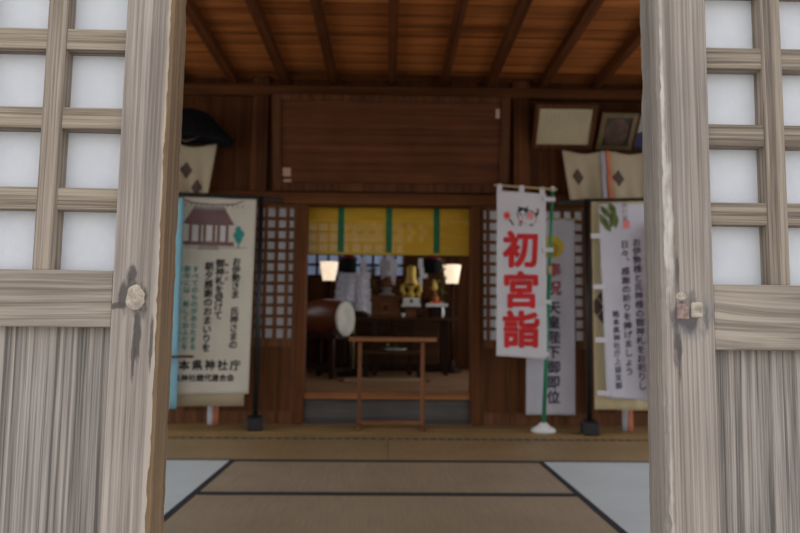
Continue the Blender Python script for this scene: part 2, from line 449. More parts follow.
# partition: plate, boards, posts, lintel
struct(MB().box(-HX, HX, YW-.07, YW+.1, H-.165, H-.075, 0, None, .006).build('trim_2', 'beam_wood'))
ZL1, ZL0 = PZ(390, 194, YW), PZ(390, 206, YW)
wb = MB()
x = -HX
while x < HX:
    w = .215
    wb.box(x, min(x+w-.004, HX), YW, YW+.06, ZL1, H)
    x += w
wb.box(-HX, HX, YW+.03, YW+.07, ZL1, H)
wb.build('wall_back', 'wall_board'); struct(bpy.data.objects['wall_back'])
struct(MB().box(-HX, HX, YW-.055, YW+.08, ZL0, ZL1, 0, None, .005).build('trim_3', 'beam_wood'))
n = 4
XJ0, XJ1 = PX(301, 300, YW), PX(475, 300, YW)
for (u, hw, z0, z1, y0) in ((260, .07, ZL1, H, -.045), (521, .075, ZL1, H, -.045)):
    x = PX(u, 150, YW); struct(MB().box(x-hw, x+hw, YW+y0, YW+.06, z0, z1, 0, None, .006).build('trim_%d' % n, 'post_wood')); n += 1
for x in (XJ0, XJ1):
    struct(MB().box(x-.04, x+.04, YW-.045, YW+.10, 0, ZL0, 0, None, .006).build('trim_%d' % n, 'post_wood')); n += 1
for x in (-HX+.07, HX-.07):
    struct(MB().box(x-.07, x+.07, YW-.06, YW+.08, 0, ZL0, 0, None, .006).build('trim_%d' % n, 'post_wood')); n += 1

# lattice sliding doors of the partition
def back_door(name, x0, x1, lat0, pitch, zt, zb):
    r = bpy.data.objects.new(name, None); COL.objects.link(r); r.location = (x0, YW, 0); r['kind'] = 'structure'
    fr = MB(); w = .03
    fr.box(x0, x0+w, YW-.02, YW+.02, 0, ZL0); fr.box(x1-w, x1, YW-.02, YW+.02, 0, ZL0)
    fr.box(x0+w, x1-w, YW-.02, YW+.02, zt, ZL0); fr.box(x0+w, x1-w, YW-.02, YW+.02, zb-.07, zb); fr.box(x0+w, x1-w, YW-.02, YW+.02, 0, .10)
    fr.build('frame', 'lattice_wood', r, True)
    lt = MB()
    nv = int((x1-x0)/pitch)+2
    for i in range(-60, 61):
        x = lat0 + i*pitch
        if x0+w < x-.012 and x+.012 < x1-w: lt.box(x-.0145, x+.0145, YW-.018, YW+.004, zb, zt)
    nr = 12
    for j in range(1, nr):
        z = zb + (zt-zb)*j/nr; lt.box(x0+w, x1-w, YW-.017, YW+.003, z-.0135, z+.0135)
    lt.build('lattice', 'lattice_wood', r, True)
    MB().box(x0+w, x1-w, YW+.005, YW+.008, zb, zt).build('paper', 'back_paper', r, True)
    pb = MB(); k = 4; pw = (x1-x0-2*w)/k
    for i in range(k): pb.box(x0+w+i*pw, x0+w+(i+1)*pw-.003, YW-.006, YW+.012, .10, zb-.07)
    pb.build('lower_panel', 'door_board', r, True)
    return r
zt, zb = PZ(275, 208, YW), PZ(275, 338, YW)
pitch = 10.8*YW/F
l0 = PX(281.5, 270, YW)
back_door('door_3', XJ0-.04-.90, XJ0-.04, l0+pitch/2, pitch, zt, zb)
back_door('door_4', -HX+.14, XJ0-.04-.90, l0+pitch/2, pitch, zt, zb)
r0 = PX(482.5, 270, YW)
back_door('door_5', XJ1+.04, XJ1+.04+.93, r0-pitch/2, pitch, zt, zb)
back_door('door_6', XJ1+.97, HX-.14, r0-pitch/2, pitch, zt, zb)

# step into the inner sanctuary
ZI = PZ(388, 392.5, YW)    # inner floor height
struct(MB().box(XJ0+.04, XJ1-.04, YW+.01, YW+.05, 0, ZI-.055).build('trim_%d' % n, 'riser')); n += 1
struct(MB().box(XJ0+.04, XJ1-.04, YW-.02, YW+.10, ZI-.055, ZI, 0, None, .005).build('trim_%d' % n, 'step_edge')); n += 1
IX = 1.75; YB = 9.3; HI = 2.75
fl = MB()
for i in range(24):
    y = YW+.1+i*(YB-YW-.1)/24; fl.box(-IX, IX, y, y+(YB-YW-.1)/24-.003, ZI-.05, ZI-.002)
struct(fl.build('floor_inner', 'inner_floor'))
for xs, nm, ya, yb2, za, zb2 in ((-IX, 'wall_inner_left', 6.1, 7.3, 1.25, 2.5), (IX-.06, 'wall_inner_right', 5.95, 8.6, .45, 2.6)):  # side openings added to bring daylight onto the altar
    mb = MB()
    mb.box(xs, xs+.06, YW+.1, ya, ZI-.05, HI).box(xs, xs+.06, yb2, YB, ZI-.05, HI).box(xs, xs+.06, ya, yb2, ZI-.05, za).box(xs, xs+.06, ya, yb2, zb2, HI)
    mb.box(xs+.01, xs+.05, (ya+yb2)/2-.02, (ya+yb2)/2+.02, za, zb2)
    struct(mb.build(nm, 'wall_board'))
struct(MB().box(-IX, IX, YW+.06, YB+.06, HI, HI+.05).build('ceiling_inner', 'wall_board'))
WX0, WX1 = PX(306, 260, YB), PX(403, 260, YB)
WZ0, WZ1 = PZ(330, 276, YB), PZ(330, 224, YB)
bw = MB()
bw.box(-IX, WX0, YB, YB+.06, ZI-.05, HI); bw.box(WX1, IX, YB, YB+.06, ZI-.05, HI)
bw.box(WX0, WX1, YB, YB+.06, ZI-.05, WZ0); bw.box(WX0, WX1, YB, YB+.06, WZ1, HI)
struct(bw.build('wall_inner_back', 'wall_board'))
w1 = bpy.data.objects.new('window_1', None); COL.objects.link(w1); w1.location = ((WX0+WX1)/2, YB, WZ0); w1['kind'] = 'structure'
lt = MB(); p = 11.2*YB/F
x = WX0
while x < WX1+.01: lt.box(x-.016, x+.016, YB-.02, YB+.015, WZ0, WZ1); x += p
z = WZ0
while z < WZ1+.01: lt.box(WX0, WX1, YB-.018, YB+.013, z-.016, z+.016); z += p
lt.build('window_lattice', 'dark_wood', w1, True)
MB().box(WX0, WX1, YB+.016, YB+.019, WZ0, WZ1).build('pane', 'dim_pane', w1, True)

# side walls of the hall: open bays to the veranda between posts, boards above
for sgn, nm in ((-1, 'wall_left'), (1, 'wall_right')):
    mb = MB(); xa, xb = sorted((sgn*HX, sgn*(HX+.12)))
    mb.box(xa, xb, .95, YW+.1, 2.45, H); mb.box(xa, xb, 5.3, YW+.1, -.1, 2.45)
    mb.box(xa, xb, 3.1, 3.2, -.1, 2.45); mb.box(xa, xb, .85, 1.05, -.1, 2.45)
    struct(mb.build(nm, 'wall_board'))
# front wall: lintel and posts, the bays beside the two door leaves stand open
mb = MB(); YF0, YF1 = .93, 1.05
mb.box(-HX-.12, HX+.12, YF0, YF1, 2.55, H); mb.box(-HX-.12, HX+.12, YF0, YF1, 2.0, 2.1)
for x in (-1.30, 1.36): mb.box(x-.06, x+.06, YF0, YF1, -.1, 2.55)
struct(mb.build('wall_front', 'wall_board'))
mb = MB().box(-HX-.12, HX+.12, .82, 1.05, -.12, 0.0)
struct(mb.build('trim_%d' % n, 'bar_h')); n += 1
mb = MB().box(-1.24, 1.30, .83, .93, 1.72, 2.05)
struct(mb.build('trim_%d' % n, 'bar_h')); n += 1
struct(MB().box(-14, 14, -14, 16, -.62, -.55).build('ground', 'stone'))

struct(MB().box(-3.2, 3.2, .9, 5.8, 2.95, 3.05).box(-1.85, 1.85, 5.8, 10.9, 2.95, 3.05).build('roof', 'bar_h'))  # unseen roof added to shade the back window, rear narrowed for side daylight
# ================================================================== FRONT DOORS
YD = .85; TD = .055
def S_(y): return y/F
def front_door(name, side, label, rot):
    # side -1: left leaf, +1: right leaf; local x=0 at the free edge, growing away from the opening
    um = 161.5 if side < 0 else 661
    xe = PX(um, 266, YD)
    zc = .76
    r = bpy.data.objects.new(name, None); COL.objects.link(r)
    r.location = (xe - math.sin(rot)*.74, YD, .02); r['kind'] = 'structure'; r['label'] = label; r['category'] = 'door'
    r.rotation_euler = (0, rot, 0)
    LZ = lambda v, u: PZ(u, v, YD+.008)-.02
    ht = 1.72; wd = .93
    u_in = 113 if side < 0 else 713
    sw = abs(PX(u_in, 266, YD)-xe)
    d = side
    # meeting stile with a worn free edge
    nz = 260; vs = []; fs = []; mi = []
    for j in range(nz+1):
        z = ht*j/nz
        q = lambda s, k: noise.noise(Vector((k*7.3, z*s, side*3.1)))
        chip = max(0, q(18, 1)-.2)*.006 + max(0, q(70, 2))*.0035 + abs(q(170, 3))*.0020
        wob = q(4, 4)*.0006 + q(60, 5)*.0006 + abs(q(150, 9))*.0009
        c2 = max(0, q(20, 6)-.2)*.008 + abs(q(70, 7))*.001
        bev = .003
        # profile, going round: inner-back, free-back, free-front(two for chip), inner-front
        prof = [(sw, TD), (0+c2+wob, TD), (wob, TD-.004-c2), (wob+abs(q(33, 8))*.0006, TD*.5), (wob, bev+chip*1.1), (wob+bev*.6+chip*.5, bev*.4+chip*.2), (wob+bev+chip, 0), (sw*.5, q(6, 9)*.0004), (sw-.0015, 0), (sw, .0015)]
        vs += [(d*x, y, z) for x, y in prof]
    m_ = len(prof)
    for j in range(nz):
        for k in range(m_):
            a = j*m_+k; b_ = j*m_+(k+1) % m_
            fc = [a, b_, b_+m_, a+m_]
            if d > 0: fc = fc[::-1]
            fs.append(fc); mi.append(1 if k in (1, 2, 3, 4, 5) else 0)
    fs.append([k for k in range(m_)]); mi.append(0); fs.append([nz*m_+k for k in range(m_)]); mi.append(0)
    mb = MB(); mb.v = vs; mb.f = fs; mb.mi = mi; mb.smooth = [False]*len(fs)
    # stile material with its own knot damage and worn streaks
    sm, nt, b, c, raw, f = wood('weathered_stile_%d' % (1 if side < 0 else 2), (.165, .132, .108), (.365, .31, .262), 'Z', 170, .78, .012, (.35, .64), .45, 2.0, .005)
    if side < 0:
        kx, kz = PX(135, 298, YD)-xe, PZ(135, 298, YD)-.02
        c = wear_spot(nt, b, c, raw, [(kx-.002, kz+.002, .021, .030), (kx+.005, kz-.035, .0055, .045), (kx+.001, kz-.065, .003, .04), (kx+.022, kz-.055, .0025, .05), (kx-.02, kz-.010, .018, .005), (kx-.004, kz+.028, .010, .012)], (.055, .045, .040), .45)
        c = wear_spot(nt, b, c, raw, [(-.005, 1.15, .003, .5), (-.003, .45, .004, .5)], (.40, .32, .23), .9)
    else:
        kx, kz = PX(688, 311, YD)-xe, PZ(688, 311, YD)-.02
        c = wear_spot(nt, b, c, raw, [(kx+.012, kz-.002, .042, .026), (kx-.005, kz-.022, .026, .018)], (.17, .155, .15), .8)
        c = wear_spot(nt, b, c, raw, [(kx, kz-.004, .026, .024), (kx-.014, kz-.040, .006, .028), (kx-.040, kz+.01, .0035, .25), (kx-.012, kz+.045, .0025, .03), (kx-.012, kz-.06, .002, .03)], (.065, .055, .052), .45)
        c = wear_spot(nt, b, c, raw, [(.006, .30, .006, .34), (.010, .87, .007, .10), (.006, 1.0, .004, .22)], (.52, .475, .42), .9)
    MAT['stile_%d' % side] = sm
    mb.build('stile', ['stile_%d' % side, 'edge' if side < 0 else 'dark_edge'], r)
    # knot plug in the damaged spot
    k = MB(); prof = [(.0001, -.0045), (.006, -.004), (.0095, -.0025), (.0105, .002), (.0105, .004)]
    Mx = Matrix.Rotation(-PI/2, 3, 'X')
    kv = []
    if side < 0:
        pts = []
        kb = MB()
        nn_ = 22
        for ring, (rr, yy) in enumerate(((1.0, .002), (.95, -.0008), (.75, -.0016), (.4, -.0014))):
            for i in range(nn_):
                t = 2*PI*i/nn_; q = 1+.22*noise.noise(Vector((math.cos(t)*2.4, math.sin(t)*2.4, 3.3)))
                pts.append((kx+.0125*rr*q*math.cos(t), yy+.0012*noise.noise(Vector((i*.9, ring, 0))), kz+.0165*rr*q*math.sin(t)))
        fs = [[g*nn_+i, g*nn_+(i+1) % nn_, (g+1)*nn_+(i+1) % nn_, (g+1)*nn_+i] for g in range(3) for i in range(nn_)] + [[3*nn_+i for i in range(nn_)]]
        kb.add(pts, fs, 0); kb.build('knot_plug', 'knot', r)
    else:
        kb = MB().box(kx+.004, kx+.0185, -.0016, .003, kz-.008, kz+.011, 0, None, .0012)
        kb.build('knot_plug', 'knot', r)
        kb = MB().box(kx-.014, kx+.001, -.0010, .003, kz-.010, kz+.009, 0, None, .0008)
        kb.build('knot_plug', 'knot_red', r)
        kb = MB(); kb.lathe([(.0001, .0), (.004, .0006), (.0068, .0018), (.0072, .006)], (kx-.008, -.002, kz+.018), 9, 0, Matrix.Rotation(-PI/2, 3, 'X'), 1.1, .8)
        kb.build('knot_plug', 'knot', r)
    # outer stile
    MB().box(*sorted((d*(wd-.06), d*wd)), 0, TD, 0, ht, 0, None, .002).build('stile', 'bar_v', r)
    inx = d*sw; otx = d*(wd-.06); xa, xb = sorted((inx, otx))
    # rails
    uu = 90 if side < 0 else 735
    zr1, zr0 = (LZ(271, uu), LZ(328, uu)) if side < 0 else (LZ(284.5, uu), LZ(350, uu))
    MB().box(xa, xb, .003, TD-.004, zr0, zr1, 0, None, .0015).build('rail', 'rail', r)
    MB().box(xa, xb, .003, TD-.004, 0, .10, 0, None, .0015).build('rail', 'rail', r)
    MB().box(xa, xb, .003, TD-.004, ht-.075, ht, 0, None, .0015).build('rail', 'rail', r)
    # lattice: each bar on its own
    bars = ((29, 50), (109, 129.5), (189.5, 210)) if side < 0 else ((47, 68), (124, 145), (203, 224))
    zz = [(LZ(a, uu), LZ(b_, uu)) for a, b_ in bars]
    pz = (zz[0][1]-zz[2][1])/2; hb = zz[0][0]-zz[0][1]
    z = zz[2][1]; 
    while z+hb < ht-.09:
        MB().box(xa, xb, .010, .030, z, z+hb, 0, None, .0008).build('horizontal_bar', 'bar_h', r); z += pz
    um0, um1 = (31.5, 52) if side < 0 else (769.5, 790)
    xm0, xm1 = PX(um0, 266, YD+.008)-xe, PX(um1, 266, YD+.008)-xe
    if side > 0: pass
    px = pz*1.0
    i = 0
    wv = abs(xm1-xm0)
    x = min(xm0, xm1)
    while xa+.01 < x < xb-.03:
        MB().box(x, x+wv, .0085, .030, zr1, ht-.075, 0, None, .0008).build('vertical_bar', 'bar_v', r); x += d*px
    MB().box(xa, xb, .030, .0315, zr1, ht-.075).build('paper', 'paper', r)
    # lower panel
    MB().box(xa, xb, .018, .030, .10, zr0).build('lower_panel', 'panel', r)
    return r
front_door('door_1', -1, 'weathered grey lattice door leaf on the left with round pale knot plug and white paper', 0.006)
front_door('door_2', 1, 'weathered grey lattice door leaf on the right with square knot plugs and white paint streak', .003)

# ================================================================== TATAMI
def tatami_mat(x0, x1, y0, y1, along, weave, label, grp='tatami mats on the hall floor', borders=True, far_dots=False):
    g = .002; bwid = .03
    cx, cy = (x0+x1)/2, (y0+y1)/2
    r = thing('tatami_mat', label, 'tatami mat', (cx, cy, -.055), 0, grp)
    X0, X1, Y0, Y1 = x0-cx+g, x1-cx-g, y0-cy+g, y1-cy-g
    if along == 'X':
        MB().box(X0, X1, Y0+bwid, Y1-bwid, 0, .055).build('woven_surface', weave, r)
        MB().box(X0, X1, Y0, Y0+bwid, 0, .056).build('border', 'heri', r)
        MB().box(X0, X1, Y1-(.06 if far_dots else bwid), Y1, 0, .0565).build('border', 'heri_dots' if far_dots else 'heri', r)
    else:
        MB().box(X0+bwid, X1-bwid, Y0, Y1, 0, .055).build('woven_surface', weave, r)
        MB().box(X0, X0+bwid, Y0, Y1, 0, .056).build('border', 'heri', r)
        MB().box(X1-bwid, X1, Y0, Y1, 0, .056).build('border', 'heri', r)
XA, XB = PX(235.5, 458, 4.10), PX(538, 460, 4.10)
YA, YBm, YC = 4.10, 3.29, 2.44
tatami_mat(XA, XB, YBm, YA, 'X', 'tatami', 'beige tatami mat across the middle of the hall, with sheen-tinted mats at both ends')
tatami_mat(XA, XB, YC, YBm, 'X', 'tatami', 'beige tatami mat nearest the doorway, cut off by the lower edge of the photo')
tatami_mat(XA, XB, 1.2, YC, 'X', 'tatami', 'beige tatami mat just inside the doorway, below the frame')
XM = PX(388, 447, 4.45)
tatami_mat(XM-1.8, XM, YA, Y_E+.03, 'X', 'tatami_far', 'brown tatami mat in the far row, left half, in front of the left banner', far_dots=True)
tatami_mat(XM, XM+1.8, YA, Y_E+.03, 'X', 'tatami_far', 'brown tatami mat in the far row, right half, in front of the red lettered banner', far_dots=True)
tatami_mat(XM+1.8, HX-.02, YA, Y_E+.03, 'X', 'tatami_far', 'short brown tatami mat in the far right corner', far_dots=True)
tatami_mat(-HX+.02, XM-1.8, YA, Y_E+.03, 'X', 'tatami_far', 'short brown tatami mat in the far left corner', far_dots=True)
tatami_mat(XA-.9, XA, YA-1.8, YA, 'Y', 'tatami_sheen', 'tatami mat with pale sheen in its colour, left of the beige centre mats')
tatami_mat(XB, XB+.9, YA-1.8, YA, 'Y', 'tatami_sheen', 'tatami mat with pale sheen in its colour, right of the beige centre mats')

# ================================================================== UPPER WALL
# leaning votive plaque over the opening
def tilted(name, label, cat, quad_top, quad_bot, lean, ytop_off, grp=None):
    pass
ut0, ut1 = 271.5, 511
yb_ = YW-.10; yt_ = yb_-.17
zbt, ztp = PZ(390, 192, yb_), PZ(390, 95.5, yt_)
xl, xr = PX(272, 100, yt_), PX(510.5, 100, yt_)
r = thing('votive_plaque', 'large brown framed wooden plaque leaning out above the altar opening', 'plaque', ((xl+xr)/2, yb_, zbt))
W2 = (xr-xl)/2; L = math.hypot(ztp-zbt, yt_-yb_); A = math.atan2(-(yt_-yb_), ztp-zbt)
r.rotation_euler = (A, 0, 0)
MB().box(-W2+.06, W2-.06, -.005, .015, .05, L-.04).build('board', 'plaque_wood', r)
for (a, b_, c_, d_) in ((-W2, -W2+.075, 0, L), (W2-.075, W2, 0, L), (-W2+.075, W2-.075, 0, .07), (-W2+.075, W2-.075, L-.05, L)):
    MB().box(a, b_, -.025, .03, c_, d_, 0, None, .005).build('frame_rail', 'frame_wood', r)
for (u, v, w, h) in ((286, 170.5, 8, 8.5), (286, 181.5, 8, 8.5), (496.5, 116, 4, 9)):
    q = P(u, v, (yb_+yt_)/2)
    s = (yb_/F); zl = (q.z-zbt)/math.cos(A); xl_ = q.x-(xl+xr)/2
    yq = -.032 if abs(xl_) > W2-.085 else -.012
    MB().box(xl_-w*s/2, xl_+w*s/2, yq, yq+.006 if yq > -.02 else -.02, zl-h*s/2, zl+h*s/2).build('paper_tag', 'tag', r)

# framed pictures, leaning forward
def framed(name, label, u0, u1, v0, v1, fw, fmat, paint):
    yb = YW-.03; yt = yb-.21
    z0 = PZ((u0+u1)/2, v1, yb); z1 = PZ((u0+u1)/2, v0, yt); x0 = PX(u0, v1, yb); x1 = PX(u1, v1, yb)
    r = thing('framed_picture', label, 'framed picture', ((x0+x1)/2, yb, z0), 0, 'framed pictures on the upper wall')
    Lh = math.hypot(z1-z0, yt-yb); r.rotation_euler = (math.atan2(yb-yt, z1-z0), 0, 0)
    w = (x1-x0)/2
    mb = MB()
    mb.box(-w, -w+fw, -.025, .0, 0, Lh); mb.box(w-fw, w, -.025, .0, 0, Lh); mb.box(-w+fw, w-fw, -.025, .0, 0, fw); mb.box(-w+fw, w-fw, -.025, .0, Lh-fw, Lh)
    mb.build('frame', fmat, r)
    paint(r, w-fw, fw, Lh-fw)
    return r
flat = lambda y: (lambda x, z: (x, y, z))
def paint_cert(r, w, z0, z1):
    MB().box(-w, w, -.010, 0, z0, z1).build('certificate_sheet', 'cert_paper', r)
    mb = MB(); cols = ['感謝状', '熊本県神社', '貴殿は多年に', '亘り神社の', '護持運営に尽', '力せられた', '功績は誠に', '顕著であり', '茲に感謝', '平成年月日']
    for i, t in enumerate(cols): column(mb, t, w*.78-i*w*.168, z1-.03, .030, .024, flat(-.011), 0, .0)
    mb.build('lettering', 'grey_ink', r)
framed('framed_picture', 'wood framed certificate with pale written sheet, beside the top of the plaque', 530.5, 591.5, 103.5, 148.5, .038, 'frame_wood', paint_cert)
def paint_portrait(r, w, z0, z1):
    MB().box(-w, w, -.010, 0, z0, z1).build('print', 'portrait_dark', r)
    mb = MB(); zc = (z0+z1)/2
    mb.poly([(.098*math.cos(t*PI/16), zc-.01+.12*math.sin(t*PI/16)) for t in range(32)], -.0115)
    mb.build('portrait', 'portrait_brown', r)
framed('framed_picture', 'small dark brown print in a dull gilt frame, next to the certificate', 595, 630, 112, 149, .040, 'gilt_frame', paint_portrait)
def paint_sky(r, w, z0, z1):
    MB().box(-w, w, -.010, 0, z0, z1).build('print', 'pale_print', r)
    mb = MB(); zm = z0+(z1-z0)*.52
    mb.poly([(-w, z0), (w, z0), (w, zm+.05), (w*.3, zm), (-w*.2, zm+.02), (-w, zm-.03)], -.0115)
    mb.build('navy_area', 'navy_print', r)
framed('framed_picture', 'framed print with navy lower half, partly hidden by the right door leaf', 631, 676, 111, 149, .016, 'frame_wood', paint_sky)

# drapes on the wall over the banners
def drape(label, x0, x1, zt_, zb_, Y, marks, cord_x, taper0, taper1):
    r = thing('wall_drape', label, 'drape', ((x0+x1)/2, Y, zt_), 0, 'pale drapes hung on the back wall')
    w = x1-x0; h = zt_-zb_
    def fn(x, z):
        t = -z/h; xx = x+taper0*t*max(0, 1-(x+w/2)/(w*.4)) - taper1*t*max(0, 1-(w/2-x)/(w*.4))
        sag = -.012*(1-math.cos(2*PI*(x/w+.5)*2))*(1-t)
        return Vector((xx, -.02*math.sin(x*16+1)*(.25+t)-.012*math.sin(x*43+z*5)*t, z+sag))
    MB().sheet(w, h, fn, 60, 24, -w/2, -h, 0, .003).build('cloth', 'beige_cloth', r)
    for (mx, mz) in marks:
        mb = MB(); s = .037
        for (dx, dz) in ((0, s), (0, -s), (s*.72, 0), (-s*.72, 0)):
            q = [(dx+a*s*.72, dz+b*s*.99) for a, b in ((0, -1), (1, 0), (0, 1), (-1, 0))]
            mb.add([fn(mx+a, mz+b)+Vector((0, -.004, 0)) for a, b in q], [[0, 1, 2, 3]])
        mb.build('diamond_crest', 'brown_ink', r)
    if cord_x is not None:
        for k, mt in ((0, 'mauve_cloth'), (1, 'orange_cloth')):
            cx = cord_x+(k-.5)*.040
            MB().sheet(.038, h-.01, lambda x, z: fn(x, z)+Vector((.02*max(0, (-z/h))*(1 if k else .4), -.012-.006*math.sin(z*30+k), 0)), 3, 16, cx-.019, -h+.01, 0, .004).build('ribbon', mt, r)
    MB().tube([(-w/2-.02, .015, .002), (w/2+.02, .015, .002)], .012, 8).build('hanging_rod', 'dark_wood', r)
    return r
YDr = 5.50
x0 = PX(562, 152, YDr); z1 = PZ(600, 151, YDr); z0 = PZ(600, 201, YDr)
sD = YDr/F
drape('beige wall drape with two diamond crests and orange ribbon, below the framed pictures', x0, x0+92*sD, z1, z0, YDr,
      [(PX(576, 176, YDr)-x0-46*sD, PZ(576, 176, YDr)-z1), (PX(618, 178, YDr)-x0-46*sD, PZ(618, 178, YDr)-z1)], PX(605, 170, YDr)-x0-46*sD, .05, .0)
x1 = PX(217, 144, YDr); z1 = PZ(195, 144, YDr); z0 = PZ(195, 193, YDr)
drape('beige wall drape with diamond crest below the dark domed hat', x1-92*sD, x1, z1, z0, YDr,
      [(PX(187, 169, YDr)-x1+46*sD, PZ(187, 169, YDr)-z1), (PX(199, 187, YDr)-x1+46*sD, PZ(199, 187, YDr)-z1), (PX(150, 169, YDr)-x1+46*sD, PZ(150, 169, YDr)-z1)], PX(160, 170, YDr)-x1+46*sD, .0, .05)

# dark domed hat on the wall above the left drape
Yh = 5.42; q = P(190, 125, Yh); s = Yh/F
r = thing('woven_hat', 'big black woven hat with drooping brim on the wall above the left drape', 'hat', (q.x, Yh, q.z))
prof = [(.0005, 17), (8, 16.5), (16, 14), (24, 8), (33, 0), (42, -7), (47, -12), (46, -16), (40, -15), (32, -9), (24, -3), (12, 1), (.0005, 2)]
mb = MB(); mb.lathe([(a*s, z*s) for a, z in prof], (0, 0, 0), 36, 0, Matrix.Rotation(.10, 3, 'Y'), 1, .42); mb.build('crown_and_brim', 'black_felt', r)
mb = MB(); mb.tube([(-.1, 0, -.08), (-.07, -.08, -.13), (0, -.1, -.16), (.07, -.08, -.13), (.1, 0, -.08)], .007, 8); mb.build('chin_cord', 'brown_ink', r)

# ================================================================== BANNER STANDS
def banner_stand(label, u, vb, Y, utip, vtop, outx, rot, side):
    q = P(u, vb, Y); x = q.x
    r = thing('banner_stand', label, 'banner stand', (x, Y, 0), rot, 'black stands of the hanging banners')
    zt_ = PZ(u, vtop, Y)
    MB().box(-.06, .06, -.09, .09, 0, .10, 0, None, .012).build('base', 'black', r)
    MB().tube([(0, 0, .09), (0, 0, zt_+.015)], .021, 10).build('post', 'black', r)
    tip = (PX(utip, vtop, Y)-x)
    MB().tube([(tip, 0, zt_-.012), (0, 0, zt_), (outx*.5, 0, zt_+.004), (outx, 0, zt_)], .017, 10).build('crossbar', 'black', r)
    return r, zt_
YL = 5.34
ROTL = .16
stL, zL = banner_stand('black banner stand carrying the big cream shrine banner', 255, 425, YL, 283, 198, -1.0, ROTL, -1)
YR = 5.20
ROTR = -.14
stR, zR = banner_stand('black banner stand carrying the pale yellow cloth, near the right door leaf', 590, 430, YR, 560, 201, .9, ROTR, 1)

# ---- left cream banner
sL = YL/F
def lx(u): return (PX(u, 300, YL)-stL.location.x)/math.cos(ROTL)
def lz(v, u=215): return PZ(u, v, YL)
r = thing('hanging_banner', 'big cream banner with shrine hall picture and black vertical writing', 'banner', stL.location, ROTL, 'banners along the back wall')
xl, xr_ = lx(172), lx(254); zt_, zb_ = lz(200), lz(393)
def fnL(x, z):
    t = (zt_-z)/(zt_-zb_)
    return Vector((x-.02*t*(x-xl)/(xr_-xl), -.035-.006*math.sin(x*21+z*1.5)-.008*t*math.sin(x*9+2)-.003*math.sin(z*14), z))
MB().sheet(xr_-xl, zt_-zb_, fnL, 40, 60, xl, zb_, 0, .002).build('cloth', 'cream_cloth', r)
MB().sheet(xr_-xl-.02, zt_-zb_+.02, lambda x, z: fnL(x, z)+Vector((-.012, .012, 0)), 20, 20, xl, lz(405), 0, .002).build('backing_cloth', 'beige_cloth', r)
def text_part(name, mt, fn_, r):
    mb = MB(); fn_(mb); mb.build(name, mt, r)
for t, u, v, p_, z_ in (('お伊勢さま 氏神さまの', 237, 258, 8.15, 8.6), ('御神札を受けて', 221.5, 260, 8.5, 9.0), ('朝夕感謝のおまいりを', 211, 263, 8.8, 9.0), ('おふだ', 228, 262, 7, 3.6)):
    k = 0
    for w_ in t.split(' '):
        text_part('black_lettering', 'ink', lambda mb: column(mb, w_, lx(u), lz(v)-k*p_*sL, p_*sL, z_*sL, fnL, 0, .035, .08), r); k += len(w_)+1
text_part('black_lettering', 'ink', lambda mb: row(mb, '熊本県神社庁', lx(172.5), lz(364.5), 12.3*sL, 10.5*sL, fnL, 0, .04), r)
text_part('black_lettering', 'ink', lambda mb: row(mb, '熊本県神社総代連合会', lx(166), lz(377), 7.35*sL, 7.2*sL, fnL, 0, .04), r)
for u, t in ((198, 'すべてのものがあらたまる'), (190.5, '新年には 新しくおふだを'), (183.5, 'おまつりし 幸せな毎日を')):
    k = 0
    for w_ in t.split(' '):
        text_part('teal_lettering', 'teal_ink', lambda mb: column(mb, w_, lx(u), lz(267)-k*6.85*sL, 6.85*sL, 6.6*sL, fnL, 0, .03), r); k += len(w_)+1
# drawn shrine hall
mb = MB()
def PL(pts, mi, lift=.003):
    # subdivided by fan from centroid so it follows the cloth
    import bmesh
    bm = bmesh.new(); bm.faces.new([bm.verts.new((lx(a), 0, lz(b))) for a, b in pts])
    for k in range(-30, 60):                 # cut into narrow strips so the print follows the cloth
        bmesh.ops.bisect_plane(bm, geom=bm.verts[:]+bm.edges[:]+bm.faces[:], plane_co=(lx(184)+k*.03, 0, 0), plane_no=(1, 0, 0))
    bm.verts.index_update()
    vs = [fnL(v.co.x, v.co.z)+Vector((0, -lift, 0)) for v in bm.verts]; fs = [[v.index for v in f.verts] for f in bm.faces]
    mb.add(vs, fs, mi); bm.free()
C5 = lambda x, y: (165+x/4.44, 190+y/4.44)
def poly5(pts, mi, lift=.003): PL([C5(*p) for p in pts], mi, lift)
poly5([(125, 95), (265, 95), (285, 130), (305, 160), (270, 165), (120, 165), (85, 160), (105, 130)], 0)
poly5([(130, 82), (260, 82), (268, 95), (122, 95)], 1)
for x in (112, 152, 172, 212, 232, 268): poly5([(x, 165), (x+12, 165), (x+12, 238), (x, 238)], 0)
for x in (124, 184, 244): poly5([(x+6, 168), (x+24, 168), (x+24, 228), (x+6, 228)], 2); 
poly5([(85, 236), (305, 236), (305, 254), (85, 254)], 0, .0035)
poly5([(160, 254), (235, 254), (245, 272), (150, 272)], 1)
for x in range(85, 340, 22): poly5([(x+6, 72), (x+12, 72), (x+14, 84), (x+8, 84)], 1, .0036)
poly5([(80, 52), (120, 66), (210, 72), (300, 66), (342, 50), (342, 55), (300, 73), (210, 79), (120, 73), (80, 58)], 0, .0037)
poly5([(60, 262), (360, 258), (360, 262), (60, 266)], 1)
for (cx, cy, rr) in ((322, 180, 12), (316, 205, 13), (334, 200, 13), (325, 222, 14)):
    poly5([(cx+rr*1.1*math.cos(t*PI/6), cy+rr*1.3*math.sin(t*PI/6)) for t in range(12)], 3, .0035)
poly5([(322, 232), (328, 232), (328, 258), (322, 258)], 3)
mb.build('shrine_picture', ['plum_ink', 'grey_ink', 'white_cloth', 'teal_ink'], r)

